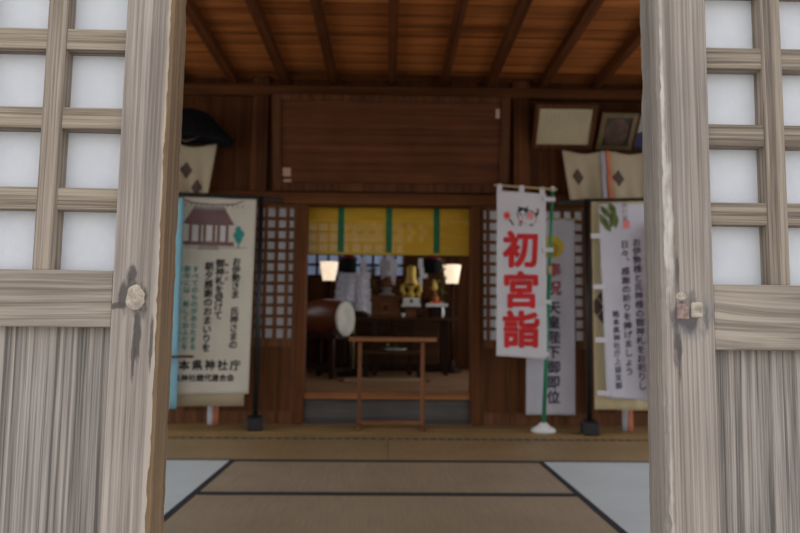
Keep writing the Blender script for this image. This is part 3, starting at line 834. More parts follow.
# ---- light blue banner in front-left
Yb = 5.05; sb = Yb/F
xx0, xx1 = PX(140, 270, Yb), PX(180.5, 270, Yb); z1, z0 = PZ(176, 197, Yb), PZ(176, 357, Yb)
r = thing('hanging_banner', 'light blue banner strip with dark bottom rod beside the cream shrine banner', 'banner', (xx1, Yb, z1), 0, 'banners along the back wall')
MB().sheet(xx1-xx0, z1-z0, lambda x, z: Vector((x, -.006*math.sin(x*22+1), z)), 20, 20, xx0-xx1, z0-z1, 0, .002).build('cloth', 'blue_cloth', r)
MB().tube([(xx0-xx1, .0, z0-z1), (.115, 0, z0-z1+.004)], .010, 8).build('bottom_rod', 'brown_ink', r)
MB().tube([(xx0-xx1, .0, .004), (.01, 0, .004)], .010, 8).build('top_rod', 'brown_ink', r)
Yb2 = 5.12
xx0, xx1 = PX(150, 270, Yb2), PX(177.5, 380, Yb2); z1, z0 = PZ(176, 200, Yb2), PZ(176, 409, Yb2)
o = MB().sheet(xx1-xx0, z1-z0, lambda x, z: Vector((x, .006*math.sin(x*25), z)), 12, 20, xx0-xx1, z0-z1, 0, .002).build('hanging_banner', 'blue_cloth')
o.location = (xx1, Yb2, z1); tag(o, 'longer light blue cloth hanging behind the blue strip, its hem lower', 'banner', 'banners along the back wall')

# ---- ribbons below the banners
def ribbon_pair(label, u, v0, v1, Y, parent_rot):
    q = P(u, v1, Y); r = thing('ribbon_pair', label, 'ribbon', (q.x, Y, q.z), parent_rot, 'two-coloured ribbons hanging behind the banners')
    h = PZ(u, v0, Y)-q.z; w = 5.3*Y/F
    for k, mt in ((-1, 'lilac_cloth'), (1, 'orange_cloth')):
        MB().sheet(w, h, lambda x, z: Vector((x+(.02*(z/h)**2), -.006*math.sin(z*13+k)-.008*math.cos(x*60), z)), 4, 30, -w if k < 0 else 0, 0, 0, .003).build('ribbon', mt, r)
ribbon_pair('white and orange ribbons hanging out below the cream shrine banner', 212.5, 202, 425, 5.47, ROTL)
ribbon_pair('white and orange ribbons hanging out below the pale yellow cloth', 628, 203, 431.5, 5.36, ROTR)

# ---- right: pale yellow backing cloth with diamond crest
sR = YR/F
def rx(u): return (PX(u, 300, YR)-stR.location.x)/math.cos(ROTR)
def rz(v, u=620): return PZ(u, v, YR)
r = thing('hanging_banner', 'pale yellow cloth with dark diamond crest hanging behind the white leaf banner', 'banner', stR.location, ROTR, 'banners along the back wall')
xl, xr_ = rx(592), rx(680); zt_, zb_ = rz(203), rz(409)
fnR = lambda x, z: Vector((x, -.025-.006*math.sin(x*24+1)-.004*math.sin(x*61), z))
MB().sheet(xr_-xl, zt_-zb_, fnR, 60, 30, xl, zb_, 0, .002).build('cloth', 'yellow_cloth', r)
mb = MB(); s_ = 10*sR
for (dx, dz) in ((0, s_), (0, -s_), (s_*.75, 0), (-s_*.75, 0)):
    mb.add([fnR(rx(603)+dx+a*s_*.68, rz(307)+dz+b*s_*.92)+Vector((0, -.004, 0)) for a, b in ((0, -1), (1, 0), (0, 1), (-1, 0))], [[0, 1, 2, 3]])
mb.build('diamond_crest', 'brown_ink', r)
mb = MB(); mb.add([fnR(rx(a), rz(b))+Vector((0, -.004, 0)) for a, b in ((632, 214), (660, 214), (660, 204), (632, 204))], [[0, 1, 2, 3]]); mb.build('orange_panel', 'orange_cloth', r)

# ---- right white banner with leaf
YV = 5.06; sV = YV/F
ROTV = -.10
q = P(603, 300, YV)
r = thing('hanging_banner', 'white banner with green leaf picture and three columns of black writing', 'banner', (q.x, YV, 0), ROTV, 'banners along the back wall')
def vx(u): return (PX(u, 300, YV)-q.x)/math.cos(ROTV)
def vz(v, u=625): return PZ(u, v, YV)
zt_, zb_ = vz(203), vz(398)
xl, xr_ = vx(602), vx(648.5)
def fnV(x, z):
    t = (zt_-z)/(zt_-zb_)
    return Vector((x+.03*t-.012, -.008*math.sin(x*17+z*3)-.006*t*math.sin(x*31+1)-.004*math.sin(z*9), z-.02*math.sin((x-xl)*3)*t))
MB().sheet(xr_-xl, zt_-zb_, fnV, 36, 60, xl, zb_, 0, .002).build('cloth', 'lilac_cloth', r)
for v in (236, 287, 340, 393):
    p0 = fnV(xl, vz(v)); MB().box(p0.x-.065, p0.x+.02, p0.y-.004, p0.y, p0.z-.018, p0.z+.018).build('loop_tab', 'white_cloth', r)
MB().tube([(fnV(xl, zt_).x-.01, 0, zt_), (fnV(xr_, zt_).x+.02, 0, zt_)], .009, 8).build('top_rod', 'bamboo', r)
for t, u, v, p_, z_ in (('お伊勢様と氏神様の御神札をお祀りし', 637, 238, 8.85, 8.6), ('日々、感謝の祈りを捧げましょう', 625.5, 240, 9.0, 8.2), ('熊本県神社庁上益支部', 614.5, 310, 7.8, 7.2)):
    text_part('black_lettering', 'violet_ink', lambda mb: column(mb, t, vx(u), vz(v), p_*sV, z_*sV, fnV, 0, .03, .08), r)
mb = MB(); column(mb, '年中行事', vx(627), vz(197), 6.4*sV, 6.0*sV, lambda x, z: fnV(x, min(z, zt_)), 0, .01)
mb.build('small_lettering', 'grey_ink', r)
mb = MB(); mb.add([fnV(vx(a), vz(b))+Vector((0, -.0035, 0)) for a, b in ((624.5, 229), (631, 229), (631, 221), (624.5, 221))], [[0, 1, 2, 3]]); mb.build('red_seal', 'pink_ink', r)
mb = MB()
def leaf(u0, v0, u1, v1, wd, mi, lift):
    n_ = 7; a = []; b_ = []
    dx, dy = u1-u0, v1-v0; ll = math.hypot(dx, dy); nx_, ny_ = -dy/ll, dx/ll
    for i in range(n_+1):
        t = i/n_; w = wd*math.sin(PI*min(1, t*.93+.05))
        a.append((u0+dx*t+nx_*w, v0+dy*t+ny_*w)); b_.append((u0+dx*t-nx_*w, v0+dy*t-ny_*w))
    pts = a+b_[::-1]; vs = [fnV(vx(u), vz(max(v, 203.5)))+Vector((0, -lift, 0)) for u, v in pts]
    mb.add(vs, [[i, i+1, 2*n_-i, 2*n_+1-i] for i in range(n_)], mi)
for i, (a, b_, c_, d_, w) in enumerate(((604, 206, 613, 219, 3), (612, 203, 618, 216, 3.2), (602, 214, 611, 229, 3.2), (617, 208, 613, 228, 3.4), (606, 222, 613, 232, 2.6), (619, 216, 617, 229, 2.2))):
    leaf(a, b_, c_, d_, w, 0, .0034+.0006*i); 
for i, (a, b_, c_, d_, w) in enumerate(((604, 209, 610, 214, 1.4), (614, 207, 617, 212, 1.2), (605, 219, 610, 226, 1.0), (615, 213, 613, 222, .9))):
    leaf(a, b_, c_, d_, w, 1, .0076)
mb.build('leaf_picture', ['leaf_ink', 'leaf_dark'], r)

# ---- red banner edge at far right
Yr_ = 4.93
a, b_ = P(646.5, 222, Yr_), P(646.5, 398, Yr_)
o = MB().sheet(.16, a.z-b_.z, lambda x, z: Vector((x, -.008*math.sin(x*30+z*2), z)), 10, 24, 0, b_.z-a.z, 0, .002).build('hanging_banner', 'red_cloth')
o.location = a; tag(o, 'red banner whose edge shows beside the right door leaf', 'banner', 'banners along the back wall')

# ---- white banner with yellow chrysanthemum emblem
YC_ = 5.46; sC = YC_/F
a = P(527.5, 415, YC_); bq = P(577, 415, YC_)
r = thing('hanging_banner', 'long white banner with yellow flower emblem behind the red lettered banner', 'banner', (a.x, YC_, 0), 0, 'banners along the back wall')
zt_, zb_ = PZ(552, 219, YC_), PZ(552, 415, YC_); wC = bq.x-a.x
fnC = lambda x, z: Vector((x-.02*(zt_-z)/(zt_-zb_)+.02*0+.006, -.007*math.sin(x*19+z*2)-.005*math.sin(x*40+2), z))
MB().sheet(wC, zt_-zb_, fnC, 30, 50, 0, zb_, 0, .002).build('cloth', 'lilac_cloth', r)
MB().tube([(-.02, 0, zt_), (wC+.03, 0, zt_)], .008, 8).build('top_rod', 'bamboo', r)
cx = lambda u: PX(u, 300, YC_)-a.x
cz = lambda v: PZ(553, v, YC_)
mb = MB(); column(mb, '奉祝', cx(554), cz(261), 18*sC, 15*sC, fnC, 0, .03); mb.build('crimson_lettering', 'crimson_ink', r)
mb = MB(); column(mb, '天皇陛下御即位', cx(554), cz(300), 14.8*sC, 13.5*sC, fnC, 0, .03); mb.build('black_lettering', 'violet_ink', r)
mb = MB(); ex, ez, er = cx(552), cz(247), 12*sC
def disc(mb, x, z, rad, fn, lift, mi, n=32):
    mb.add([fn(x+rad*math.cos(2*PI*i/n), z+rad*math.sin(2*PI*i/n))+Vector((0, -lift, 0)) for i in range(n)], [list(range(n))], mi)
disc(mb, ex, ez, er*.9, fnC, .0035, 1)
for i in range(16):
    t = 2*PI*i/16; pts = []
    for k in range(9):
        g = -PI/2+PI*k/8; pts.append((er*(.86+.14*math.cos(g)), er*.15*math.sin(g)))
    pts = [(er*.2, -er*.03)] + pts + [(er*.2, er*.03)]
    vs = [fnC(ex+p_[0]*math.cos(t)-p_[1]*math.sin(t), ez+p_[0]*math.sin(t)+p_[1]*math.cos(t))+Vector((0, -.005, 0)) for p_ in pts]
    mb.add(vs, [list(range(len(vs)))], 0)
disc(mb, ex, ez, er*.17, fnC, .006, 0)
mb.build('flower_emblem', ['gold_ink', 'gold_line'], r)

# ---- red-lettered nobori on green pole
YN = 5.27; sN = YN/F
base = P(543.5, 427, YN)
r = thing('nobori_banner', 'white banner with big red writing on a green pole with white foot', 'banner', (base.x, YN, 0), 0, 'banners along the back wall')
nx = lambda u, v=300: PX(u, v, YN)-base.x
nz_ = lambda v, u=525: PZ(u, v, YN)
top = P(552.5, 190, YN)
ptop = Vector((top.x-base.x, 0, top.z)); pbot = Vector((0, 0, .03))
pm = pbot.lerp(ptop, .66)
MB().tube([pbot, pm], .0155, 12).build('lower_pole', 'green_pole', r)
MB().tube([pm, ptop], .012, 12).build('upper_pole', 'green_pole', r)
MB().tube([pbot.lerp(ptop, .64), pbot.lerp(ptop, .675)], .021, 12).build('pole_joint', 'bamboo', r)
MB().tube([ptop-Vector((0, 0, .01)), ptop+Vector((0, 0, .025))], .017, 12).build('pole_cap', 'white_plastic', r)
mb = MB(); mb.lathe([(.085, 0), (.095, .012), (.09, .03), (.055, .045), (.03, .07), (.018, .075)], (0, 0, 0), 28, 0, None, 1, .8); mb.build('foot', 'white_plastic', r)
zt_, zb_ = nz_(191), nz_(356)
xl, xr_ = nx(497), nx(547)
def fnN(x, z):
    t = (zt_-z)/(zt_-zb_)
    return Vector((x-.010*t, -.012-.008*math.sin(x*13+z*2.2)-.004*math.sin(z*17+x*9), z-.022*((x-xl)/(xr_-xl))))
MB().sheet(xr_-xl, zt_-zb_, fnN, 36, 70, xl, zb_, 0, .002).build('cloth', 'white_cloth', r)
zrod = zt_+.03
MB().tube([(xl-.02, -.012, zrod+.012), (nx(558), -.012, zrod-.018)], .0085, 8).build('cross_rod', 'bamboo', r)
for x in (xl+.022, (xl+xr_)/2, xr_-.03):
    p0 = fnN(x, zt_); MB().box(x-.02, x+.02, p0.y-.010, p0.y+.012, p0.z-.01, p0.z+.052, 0, None, .004).build('top_loop', 'white_cloth', r)
for v in (196.5, 247, 299, 351):
    p0 = fnN(xr_, nz_(v)); pp = pbot.lerp(ptop, (p0.z-pbot.z)/(ptop.z-pbot.z))
    MB().box(p0.x-.03, pp.x+.02, -.022, .018, p0.z-.017, p0.z+.017, 0, None, .003).build('side_loop', 'white_cloth', r)
mb = MB()
for ch, v in (('初', 248), ('宮', 288.5), ('詣', 327.5)):
    put_char(mb, ch, nx(521.5), nz_(v), 38*sN, fnN, 0, .038, .004, .98, .06)
mb.build('red_lettering', 'red_ink', r)
# small painted dog with a toy rattle
mb = MB()
C7 = lambda x, y: (485+x/4.44, 180+y/4.44)
def pn(pts, mi, lift):
    vs = [fnN(nx(C7(a, b_)[0]), nz_(C7(a, b_)[1]))+Vector((0, -lift, 0)) for a, b_ in pts]; mb.add(vs, [list(range(len(vs)))], mi)
def el(cx_, cy_, a, b_, mi, lift, t0=0, n_=20): pn([(cx_+a*math.cos(2*PI*i/n_), cy_+b_*math.sin(2*PI*i/n_)) for i in range(n_)], mi, lift)
el(196, 160, 36, 34, 1, .0035); el(196, 162, 33, 31, 0, .0040)            # body
el(168, 148, 25, 30, 1, .0042); el(168, 152, 21, 26, 0, .0047)            # head
pn([(147, 135), (150, 112), (164, 124), (178, 124), (190, 110), (192, 135), (180, 142), (168, 128), (156, 142)], 1, .0052)
el(158, 150, 4, 5, 1, .0054); el(178, 150, 4, 5, 1, .0054); el(168, 164, 5, 3, 2, .0054)
el(204, 152, 14, 18, 3, .0050); el(160, 182, 8, 5, 2, .0050)
pn([(222, 150), (236, 128), (232, 115), (242, 122), (242, 135), (230, 158)], 1, .0052)
pn([(150, 192), (165, 192), (165, 198), (150, 198)], 1, .0052); pn([(200, 188), (214, 190), (212, 199), (202, 197)], 1, .0052)
el(98, 158, 16, 19, 3, .0040); el(98, 158, 9, 11, 2, .0046)
pn([(106, 174), (112, 172), (132, 198), (126, 201)], 1, .0044)
mb.build('dog_picture', ['white_cloth', 'ink', 'red_ink', 'pink_ink'], r)

# ================================================================== OFFERING STAND IN FRONT OF THE STEP
YT = 5.42; sT = YT/F
q = P(391, 424.5, YT)
r = thing('offering_stand', 'slender reddish-brown wooden stand with narrow top in front of the altar step', 'stand', (q.x, YT, 0))
ux = lambda u: PX(u, 380, YT)-q.x
z1, z0 = PZ(391, 336.5, YT), PZ(391, 342, YT)
MB().box(ux(348.5), ux(436), -.075, .075, z0+.004, z1-.004, 0, None, .005).build('top', 'table_wood', r)
for u in (359.5, 422.5):
    MB().box(ux(u)-.0155, ux(u)+.0155, -.0155, .0155, .025, z0, 0, None, .003).build('leg', 'table_leg_wood', r)
    MB().box(ux(u)-.02, ux(u)+.02, -.13, .13, 0, .03, 0, None, .004).build('foot', 'table_leg_wood', r)
MB().box(ux(361), ux(421), -.012, .012, .035, .06, 0, None, .003).build('stretcher', 'table_wood', r)

# ================================================================== INNER SANCTUARY
# bamboo blind
YBl = YW+.16
x0, x1 = XJ0+.02, XJ1-.02
zt_, zb_ = ZL0+.01, PZ(388, 253.5, YBl)
r = thing('bamboo_blind', 'yellow bamboo blind with green bands over the altar opening', 'blind', ((x0+x1)/2, YBl, zt_))
W2 = (x1-x0)/2
MB().box(-W2, W2, -.001, .002, zb_-zt_, 0).build('splints', 'blind', r)
for u in (341, 389, 436.5):
    x = PX(u, 230, YBl)-(x0+x1)/2; MB().box(x-.026, x+.026, -.005, -.0015, zb_-zt_, 0).build('green_band', 'green_band', r)
MB().box(-W2, W2, -.006, .008, zb_-zt_-.012, zb_-zt_+.006).build('bottom_rod', 'gold_line', r)

# shide papers on a straw rope behind the blind
YS = 6.6
a, b_ = P(312, 221, YS), P(468, 221, YS)
rope = thing('straw_rope', 'straw rope with white zigzag papers strung across behind the yellow blind', 'rope', (0, YS, a.z))
mb = MB(); mb.tube([(-IX+.06+(2*IX-.12)*i/40, 0, .004*math.sin(i*2.1)) for i in range(41)], .016, 10); mb.build('rope', 'bamboo', rope)
for u in (352, 364, 376, 399, 411, 423):
    x = PX(u, 225, YS); mb = MB(); h, w = .17, .045
    for i in range(3):
        zz = -.01-h*i/3; xo = (.35 if i % 2 else -.35)*w
        mb.box(x+xo-w/2, x+xo+w/2, -.002+.004*(i % 2), .001+.004*(i % 2), zz-h/3*1.15, zz)
    mb.build('zigzag_paper', 'white_paper', rope)

# standing lamps
YLp = 8.38; sl = YLp/F
for u, v, lb in ((329, 271.5, 'lit standing lamp left of the altar, above the drum'), (452, 274.5, 'lit standing lamp right of the altar, against the dark wall')):
    q = P(u, v, YLp); r = thing('standing_lamp', lb, 'lamp', (q.x, YLp, ZI), 0, 'lit lamps beside the altar')
    zc = q.z-ZI
    mb = MB(); mb.lathe([(6.0*sl, zc-9.5*sl), (9.3*sl, zc+9.5*sl), (9.0*sl, zc+9.5*sl), (5.8*sl, zc-9.3*sl)], (0, 0, 0), 8); mb.build('lamp_shade', 'lamp', r)
    mb = MB(); mb.lathe([(6.3*sl, zc-10.6*sl), (6.5*sl, zc-9.4*sl)], (0, 0, 0), 8); mb.build('shade_base', 'dark_wood', r)
    MB().tube([(0, 0, .06), (0, 0, zc-10.5*sl)], .018, 10).build('pole', 'dark_wood', r)
    mb = MB(); mb.lathe([(.115, 0), (.12, .02), (.10, .04), (.05, .07), (.03, .14), (.018, .16)], (0, 0, 0), 8); mb.build('base', 'dark_wood', r)

# taiko drum on its stand
YDm = 7.3; sd = YDm/F
fc = P(346.3, 319, YDm)
ang = math.radians(62)     # drum axis from the viewer direction towards the right
ax = Vector((math.sin(ang), -math.cos(ang), 0)); R = 17.3*sd; LD = .50
ctr = fc - ax*(LD/2)
st = thing('drum_stand', 'dark wooden stand carrying the barrel drum', 'drum stand', (ctr.x, ctr.y, ZI))
rot = math.atan2(ax.y, ax.x)
st.rotation_euler = (0, 0, rot)
zc = fc.z-ZI
zr = zc-R*.80
for sx_ in (-.19, .19):
    for sy_ in (-.17, .17):
        MB().box(sx_-.022, sx_+.022, sy_-.022, sy_+.022, 0, zr+.05, 0, None, .003).build('leg', 'dark_wood', st)
for sy_ in (-.17, .17):
    MB().box(-.24, .24, sy_-.02, sy_+.02, zr-.06, zr, 0, None, .003).build('rail', 'dark_wood', st); MB().box(-.19, .19, sy_-.015, sy_+.015, .10, .14).build('rail', 'dark_wood', st)
for sx_ in (-.19, .19):
    MB().box(sx_-.02, sx_+.02, -.19, .19, .06, .10).build('rail', 'dark_wood', st)
    MB().box(sx_-.02, sx_+.02, -.19, .19, zr-.06, zr-.015).build('cradle', 'dark_wood', st)
dr = thing('barrel_drum', 'brown lacquered barrel drum with a pale hide face, left of the altar', 'drum', (ctr.x, ctr.y, fc.z))
dr.rotation_euler = (0, 0, rot)
Mx = Matrix.Rotation(PI/2, 3, 'Y')
mb = MB(); prof = []
for i in range(13):
    t = -1+2*i/12; prof.append((R*(.96+.20*(1-t*t)), t*LD/2*.985))
mb.lathe(prof, (0, 0, 0), 40, 0, Mx); mb.build('barrel', 'drum_body', dr)
for sg in (1, -1):
    mb = MB(); mb.lathe([(R*1.0, sg*LD*.42), (R*1.005, sg*LD*.47), (R*.985, sg*LD*.5), (R*.93, sg*LD*.507), (R*.3, sg*LD*.510), (.001, sg*LD*.510)], (0, 0, 0), 40, 0, Mx); hd = mb.build('drum_head', 'drum_skin', dr)
    mb = MB(); mb.lathe([(R*1.0, sg*LD*.435), (R*1.02, sg*LD*.437), (R*1.02, sg*LD*.452), (R*1.0, sg*LD*.454)], (0, 0, 0), 40, 0, Mx); mb.build('stud_band', 'black', hd)

# big bundle of white paper streamers on a wand
YO = 7.75; so = YO/F
q = P(354, 290, YO)
r = thing('purification_wand', 'big bundle of white paper streamers on a wand standing over the drum', 'wand', (q.x, YO, ZI))
zc = q.z-ZI
MB().tube([(0, 0, .06), (0, 0, zc+22*so)], .013, 8).build('wand', 'bamboo', r)
mb = MB(); mb.box(-.12, .12, -.12, .12, 0, .07, 0, None, .01); mb.build('foot', 'dark_wood', r)
rnd = random.Random(3)
mb = MB()
for i in range(100):
    t = rnd.uniform(0, 2*PI); rr = rnd.uniform(.3, 1.0); dx = math.cos(t)*rr; dy = math.sin(t)*rr
    zt2 = zc+rnd.uniform(14, 18)*so; zb2 = zc-rnd.uniform(9, 21+3*dx)*so
    xm = dx*12*so; xb = dx*19*so-1.0*so; w = rnd.uniform(2.0, 3.4)*so; a_ = rnd.uniform(0, PI)
    ex_, ey_ = math.cos(a_)*w, math.sin(a_)*w*.7
    vs = []; nseg = 8
    for j in range(nseg+1):
        s_ = j/nseg; x = dx*15*so+(xb-dx*15*so)*math.sin(s_*PI/2); y = dy*.5*(10+10*math.sin(s_*PI/2))*so; z = zt2+(zb2-zt2)*s_
        k_ = (.3+.8*rnd.random())*so*(-1)**j
        vs += [(x-ex_+k_, y-ey_-k_, z), (x+ex_+k_, y+ey_-k_, z)]
    mb.add(vs, [[2*j, 2*j+1, 2*j+3, 2*j+2] for j in range(nseg)])
mb.build('paper_streamers', 'white_paper', r)

# hanging lanterns with red tops
def lantern(u, v, Y, lb):
    q = P(u, v, Y); s = Y/F
    r = thing('hanging_lantern', lb, 'lantern', (q.x, Y, q.z), 0, 'black hanging lanterns before the altar')
    mb = MB(); mb.lathe([(7.0*s, -8*s), (9*s, -7*s), (9.4*s, 5*s), (8*s, 6*s)], (0, 0, 0), 6, 0, Matrix.Rotation(PI/6, 3, 'Z')); mb.build('body', 'black_lacquer', r)
    mb = MB(); mb.lathe([(11*s, 5.5*s), (10*s, 7*s), (5*s, 9*s), (1.5*s, 11*s)], (0, 0, 0), 6, 0, Matrix.Rotation(PI/6, 3, 'Z')); mb.build('roof', 'red_roof', r)
    MB().tube([(0, 0, 11*s), (0, 0, HI-q.z)], .006, 6).build('chain', 'black', r)
lantern(348.5, 264.5, 7.35, 'black hanging lantern with dark red top, above the white paper bundle')
lantern(432, 265.5, 7.6, 'black hanging lantern with dark red top, beside the right lamp')

# altar: offering table with eight legs, and cabinet behind
YA_ = 8.0; sa = YA_/F
ax_ = lambda u, v=318: PX(u, v, YA_)
zT = PZ(400, 317.5, YA_)
tx0, tx1 = ax_(330), ax_(455)
r = thing('altar_table', 'long dark wooden altar table carrying the offerings', 'table', ((tx0+tx1)/2, YA_, ZI))
tw = (tx1-tx0)/2
MB().box(-tw, tw, -.22, .24, zT-ZI-.035, zT-ZI, 0, None, .005).build('top', 'dark_beam', r)
for i in range(4):
    for y in (-.15, .17):
        x = -tw+.12+i*(2*tw-.24)/3
        MB().box(x-.022, x+.022, y-.022, y+.022, 0, zT-ZI-.035).build('leg', 'dark_wood', r)
MB().box(-tw+.05, tw-.05, -.015, .015, .08, .12).build('stretcher', 'dark_wood', r)
# cabinet backdrop
YK = 8.75
x0, x1 = PX(342, 300, YK), PX(441, 300, YK)
r = thing('altar_cabinet', 'dark wooden altar cabinet standing behind the offering table', 'cabinet', ((x0+x1)/2, YK, ZI))
w = (x1-x0)/2; zk = PZ(390, 300, YK)-ZI
MB().box(-w, w, -.2, .3, 0, zk, 0, None, .006).build('body', 'dark_wood', r)
for sg in (-1, 1):
    d_ = MB().box(*sorted((sg*.01, sg*(w-.04))), -.215, -.2, .06, zk-.06, 0, None, .004).build('door', 'dark_beam', r)
    MB().box(sg*.05-.008, sg*.05+.008, -.23, -.215, zk*.5-.03, zk*.5+.03).build('handle', 'dark_wood', d_)
MB().box(-w-.04, w+.04, -.24, .32, zk, zk+.03, 0, None, .004).build('top', 'dark_beam', r)
# small brown chest with a square emblem on the table
q = P(385.5, 317, 7.95); s = 7.95/F
r = thing('offering_chest', 'small brown wooden chest with square panel at the middle of the altar table', 'chest', (q.x, 7.98, zT))
w = 14*s
MB().box(-w, w, -.10, .12, 0, 18*s, 0, None, .005).build('body', 'chest_wood', r)
MB().box(-w-.02, w+.02, -.12, .14, 18*s, 21.5*s, 0, None, .006).build('lid', 'chest_wood', r)
for (a, b_, c_, d_) in ((-5, 5, 12.5, 15), (-5, 5, 3, 5.5), (-5, -2.5, 5.5, 12.5), (2.5, 5, 5.5, 12.5)):
    MB().box(a*s, b_*s, -.112, -.10, c_*s, d_*s).build('panel_moulding', 'table_wood', r)
MB().box(-1.4*s, 1.4*s, -.108, -.10, 7.6*s, 10.4*s).build('emblem', 'dark_wood', r)
ztop = zT+21.5*s
# mirror on a grey stand
r = thing('altar_mirror', 'dark round mirror on a grey cloud stand on top of the chest', 'mirror', (q.x+.01, 7.94, ztop))
mb = MB(); mb.lathe([(8*s, 0), (8.5*s, 1.5*s), (5*s, 3*s), (4*s, 5*s), (6.5*s, 8*s), (5*s, 8.4*s), (2*s, 6*s)], (0, 0, 0), 20, 0, None, 1, .6); mb.build('stand', 'grey_ink', r)
mb = MB(); mb.lathe([(.001, -.012), (5.2*s, -.012), (5.6*s, -.006), (5.6*s, .006), (.001, .012)], (0, 0, 13*s), 28, 0, Matrix.Rotation(PI/2, 3, 'X')); mb.build('disc', 'chest_wood', r)
# white folded-paper wand behind the mirror
q2 = P(388.5, 272, 8.15); s2 = 8.15/F
r = thing('paper_wand', 'white folded paper wand spread like wings, behind the mirror', 'paper wand', (q2.x, 8.19, zT))
zz = q2.z-zT
mb = MB()
for sg in (-1, 1):
    for k, q_ in enumerate((((9.9, 9.5), (3.2, 11.5), (3.0, -11), (6.2, -14)), ((8.0, 12.5), (2.6, 14), (2.6, -6), (4.8, -10)))):
        mb.add([(sg*a*s2, -.012-.012*k, zz+b_*s2) for a, b_ in q_], [[0, 1, 2, 3]])
mb.build('paper_wing', 'white_paper', r)
MB().box(-2.5*s2, 2.5*s2, -.05, -.044, zz-4*s2, zz+17*s2).build('paper_strip', 'white_paper', r)
MB().box(-.7*s2, .7*s2, -.054, -.0505, zz+1*s2, zz+11*s2).build('ink_mark', 'grey_ink', r)
MB().tube([(0, -.02, .03), (0, -.02, zz+16*s2)], .010, 8).build('rod', 'bamboo', r)
MB().box(-.06, .06, -.05, .04, 0, .04).build('foot', 'dark_wood', r)
# gold vessel on silver stand
q3 = P(411, 307, 7.9); s3 = 7.9/F
r = thing('silver_tray', 'silver-white footed tray under the gold vessel', 'tray', (q3.x, 7.9, zT))
h3 = q3.z-zT
mb = MB(); mb.box(-5*s3, 5*s3, -.05, .05, 0, h3); mb.build('foot', 'chest_wood', r)
mb = MB(); mb.box(-9.5*s3, 9.5*s3, -.10, .10, h3, h3+3*s3, 0, None, .004); mb.box(-8*s3, 8*s3, -.09, .09, h3+3*s3, h3+9*s3, 0, None, .004); mb.build('tray', 'silver', r)
mb = MB(); mb.poly([(-1.6*s3, h3+4*s3), (1.6*s3, h3+4*s3), (1.6*s3, h3+6.5*s3), (0, h3+8*s3), (-1.6*s3, h3+6.5*s3)], -.0935); mb.build('opening', 'black', r)
zv = zT+h3+9*s3
r = thing('gold_vessel', 'tall gold ornamental vessel with winged sides on the silver tray', 'vessel', (q3.x, 7.9, zv))
mb = MB(); mb.lathe([(3*s3, 0), (4*s3, 3*s3), (2.2*s3, 6*s3), (2.4*s3, 9*s3), (6*s3, 12*s3), (7*s3, 15*s3), (5.2*s3, 19*s3), (4.6*s3, 22*s3), (5*s3, 29*s3), (4.2*s3, 32*s3), (.5*s3, 33*s3)], (0, 0, 0), 20); mb.build('body', 'gold', r)
for sg in (-1, 1):
    mb = MB(); mb.tube([(sg*5*s3, 0, 14*s3), (sg*8.5*s3, 0, 12*s3), (sg*9.2*s3, 0, 7*s3), (sg*6*s3, 0, 4*s3), (sg*9*s3, 0, 1*s3)], [.018, .026, .03, .026, .01], 10); mb.build('side_ornament', 'gold', r)
mb = MB(); mb.lathe([(4.6*s3, 13.2*s3), (5.6*s3, 13.6*s3), (4*s3, 15*s3)], (0, -2.6*s3, -.6*s3), 14); mb.build('dark_opening', 'black', r)
# white ornament left of right lantern
q4 = P(420.5, 276, 8.05); s4 = 8.05/F
r = thing('zigzag_paper', 'white zigzag paper on a stick between the gold vessel and the black lantern', 'paper streamer', (q4.x, 8.08, zT))
z4 = q4.z-zT
MB().tube([(0, 0, .03), (0, 0, z4+18*s4)], .008, 6).build('stick', 'bamboo', r)
mb = MB(); mb.box(-2.4*s4, 2.4*s4, -.014, -.010, z4+8*s4, z4+18*s4); mb.box(-1.2*s4, 4*s4, -.018, -.014, z4+1*s4, z4+9*s4); mb.box(0.5*s4, 7*s4, -.022, -.018, z4-2*s4, z4+3*s4); mb.box(-2*s4, 2*s4, -.014, -.010, z4-15*s4, z4-1*s4); mb.build('zigzag', 'white_paper', r)
MB().box(-.05, .05, -.05, .05, 0, .03).build('foot', 'dark_wood', r)
# mirrored white ornament left
q4 = P(364.5, 272, 8.05)
r = thing('zigzag_paper', 'white zigzag paper on a stick beside the big paper bundle', 'paper streamer', (q4.x, 8.08, zT))
z4 = q4.z-zT
MB().tube([(0, 0, .03), (0, 0, z4+15*s4)], .008, 6).build('stick', 'bamboo', r)
mb = MB(); mb.box(-4*s4, 1.5*s4, -.014, -.010, z4+5*s4, z4+15*s4); mb.box(-3*s4, 3*s4, -.018, -.014, z4-2*s4, z4+6*s4); mb.box(-1*s4, 6*s4, -.022, -.018, z4-7*s4, z4+0*s4); mb.build('zigzag', 'white_paper', r)
MB().box(-.05, .05, -.05, .05, 0, .03).build('foot', 'dark_wood', r)
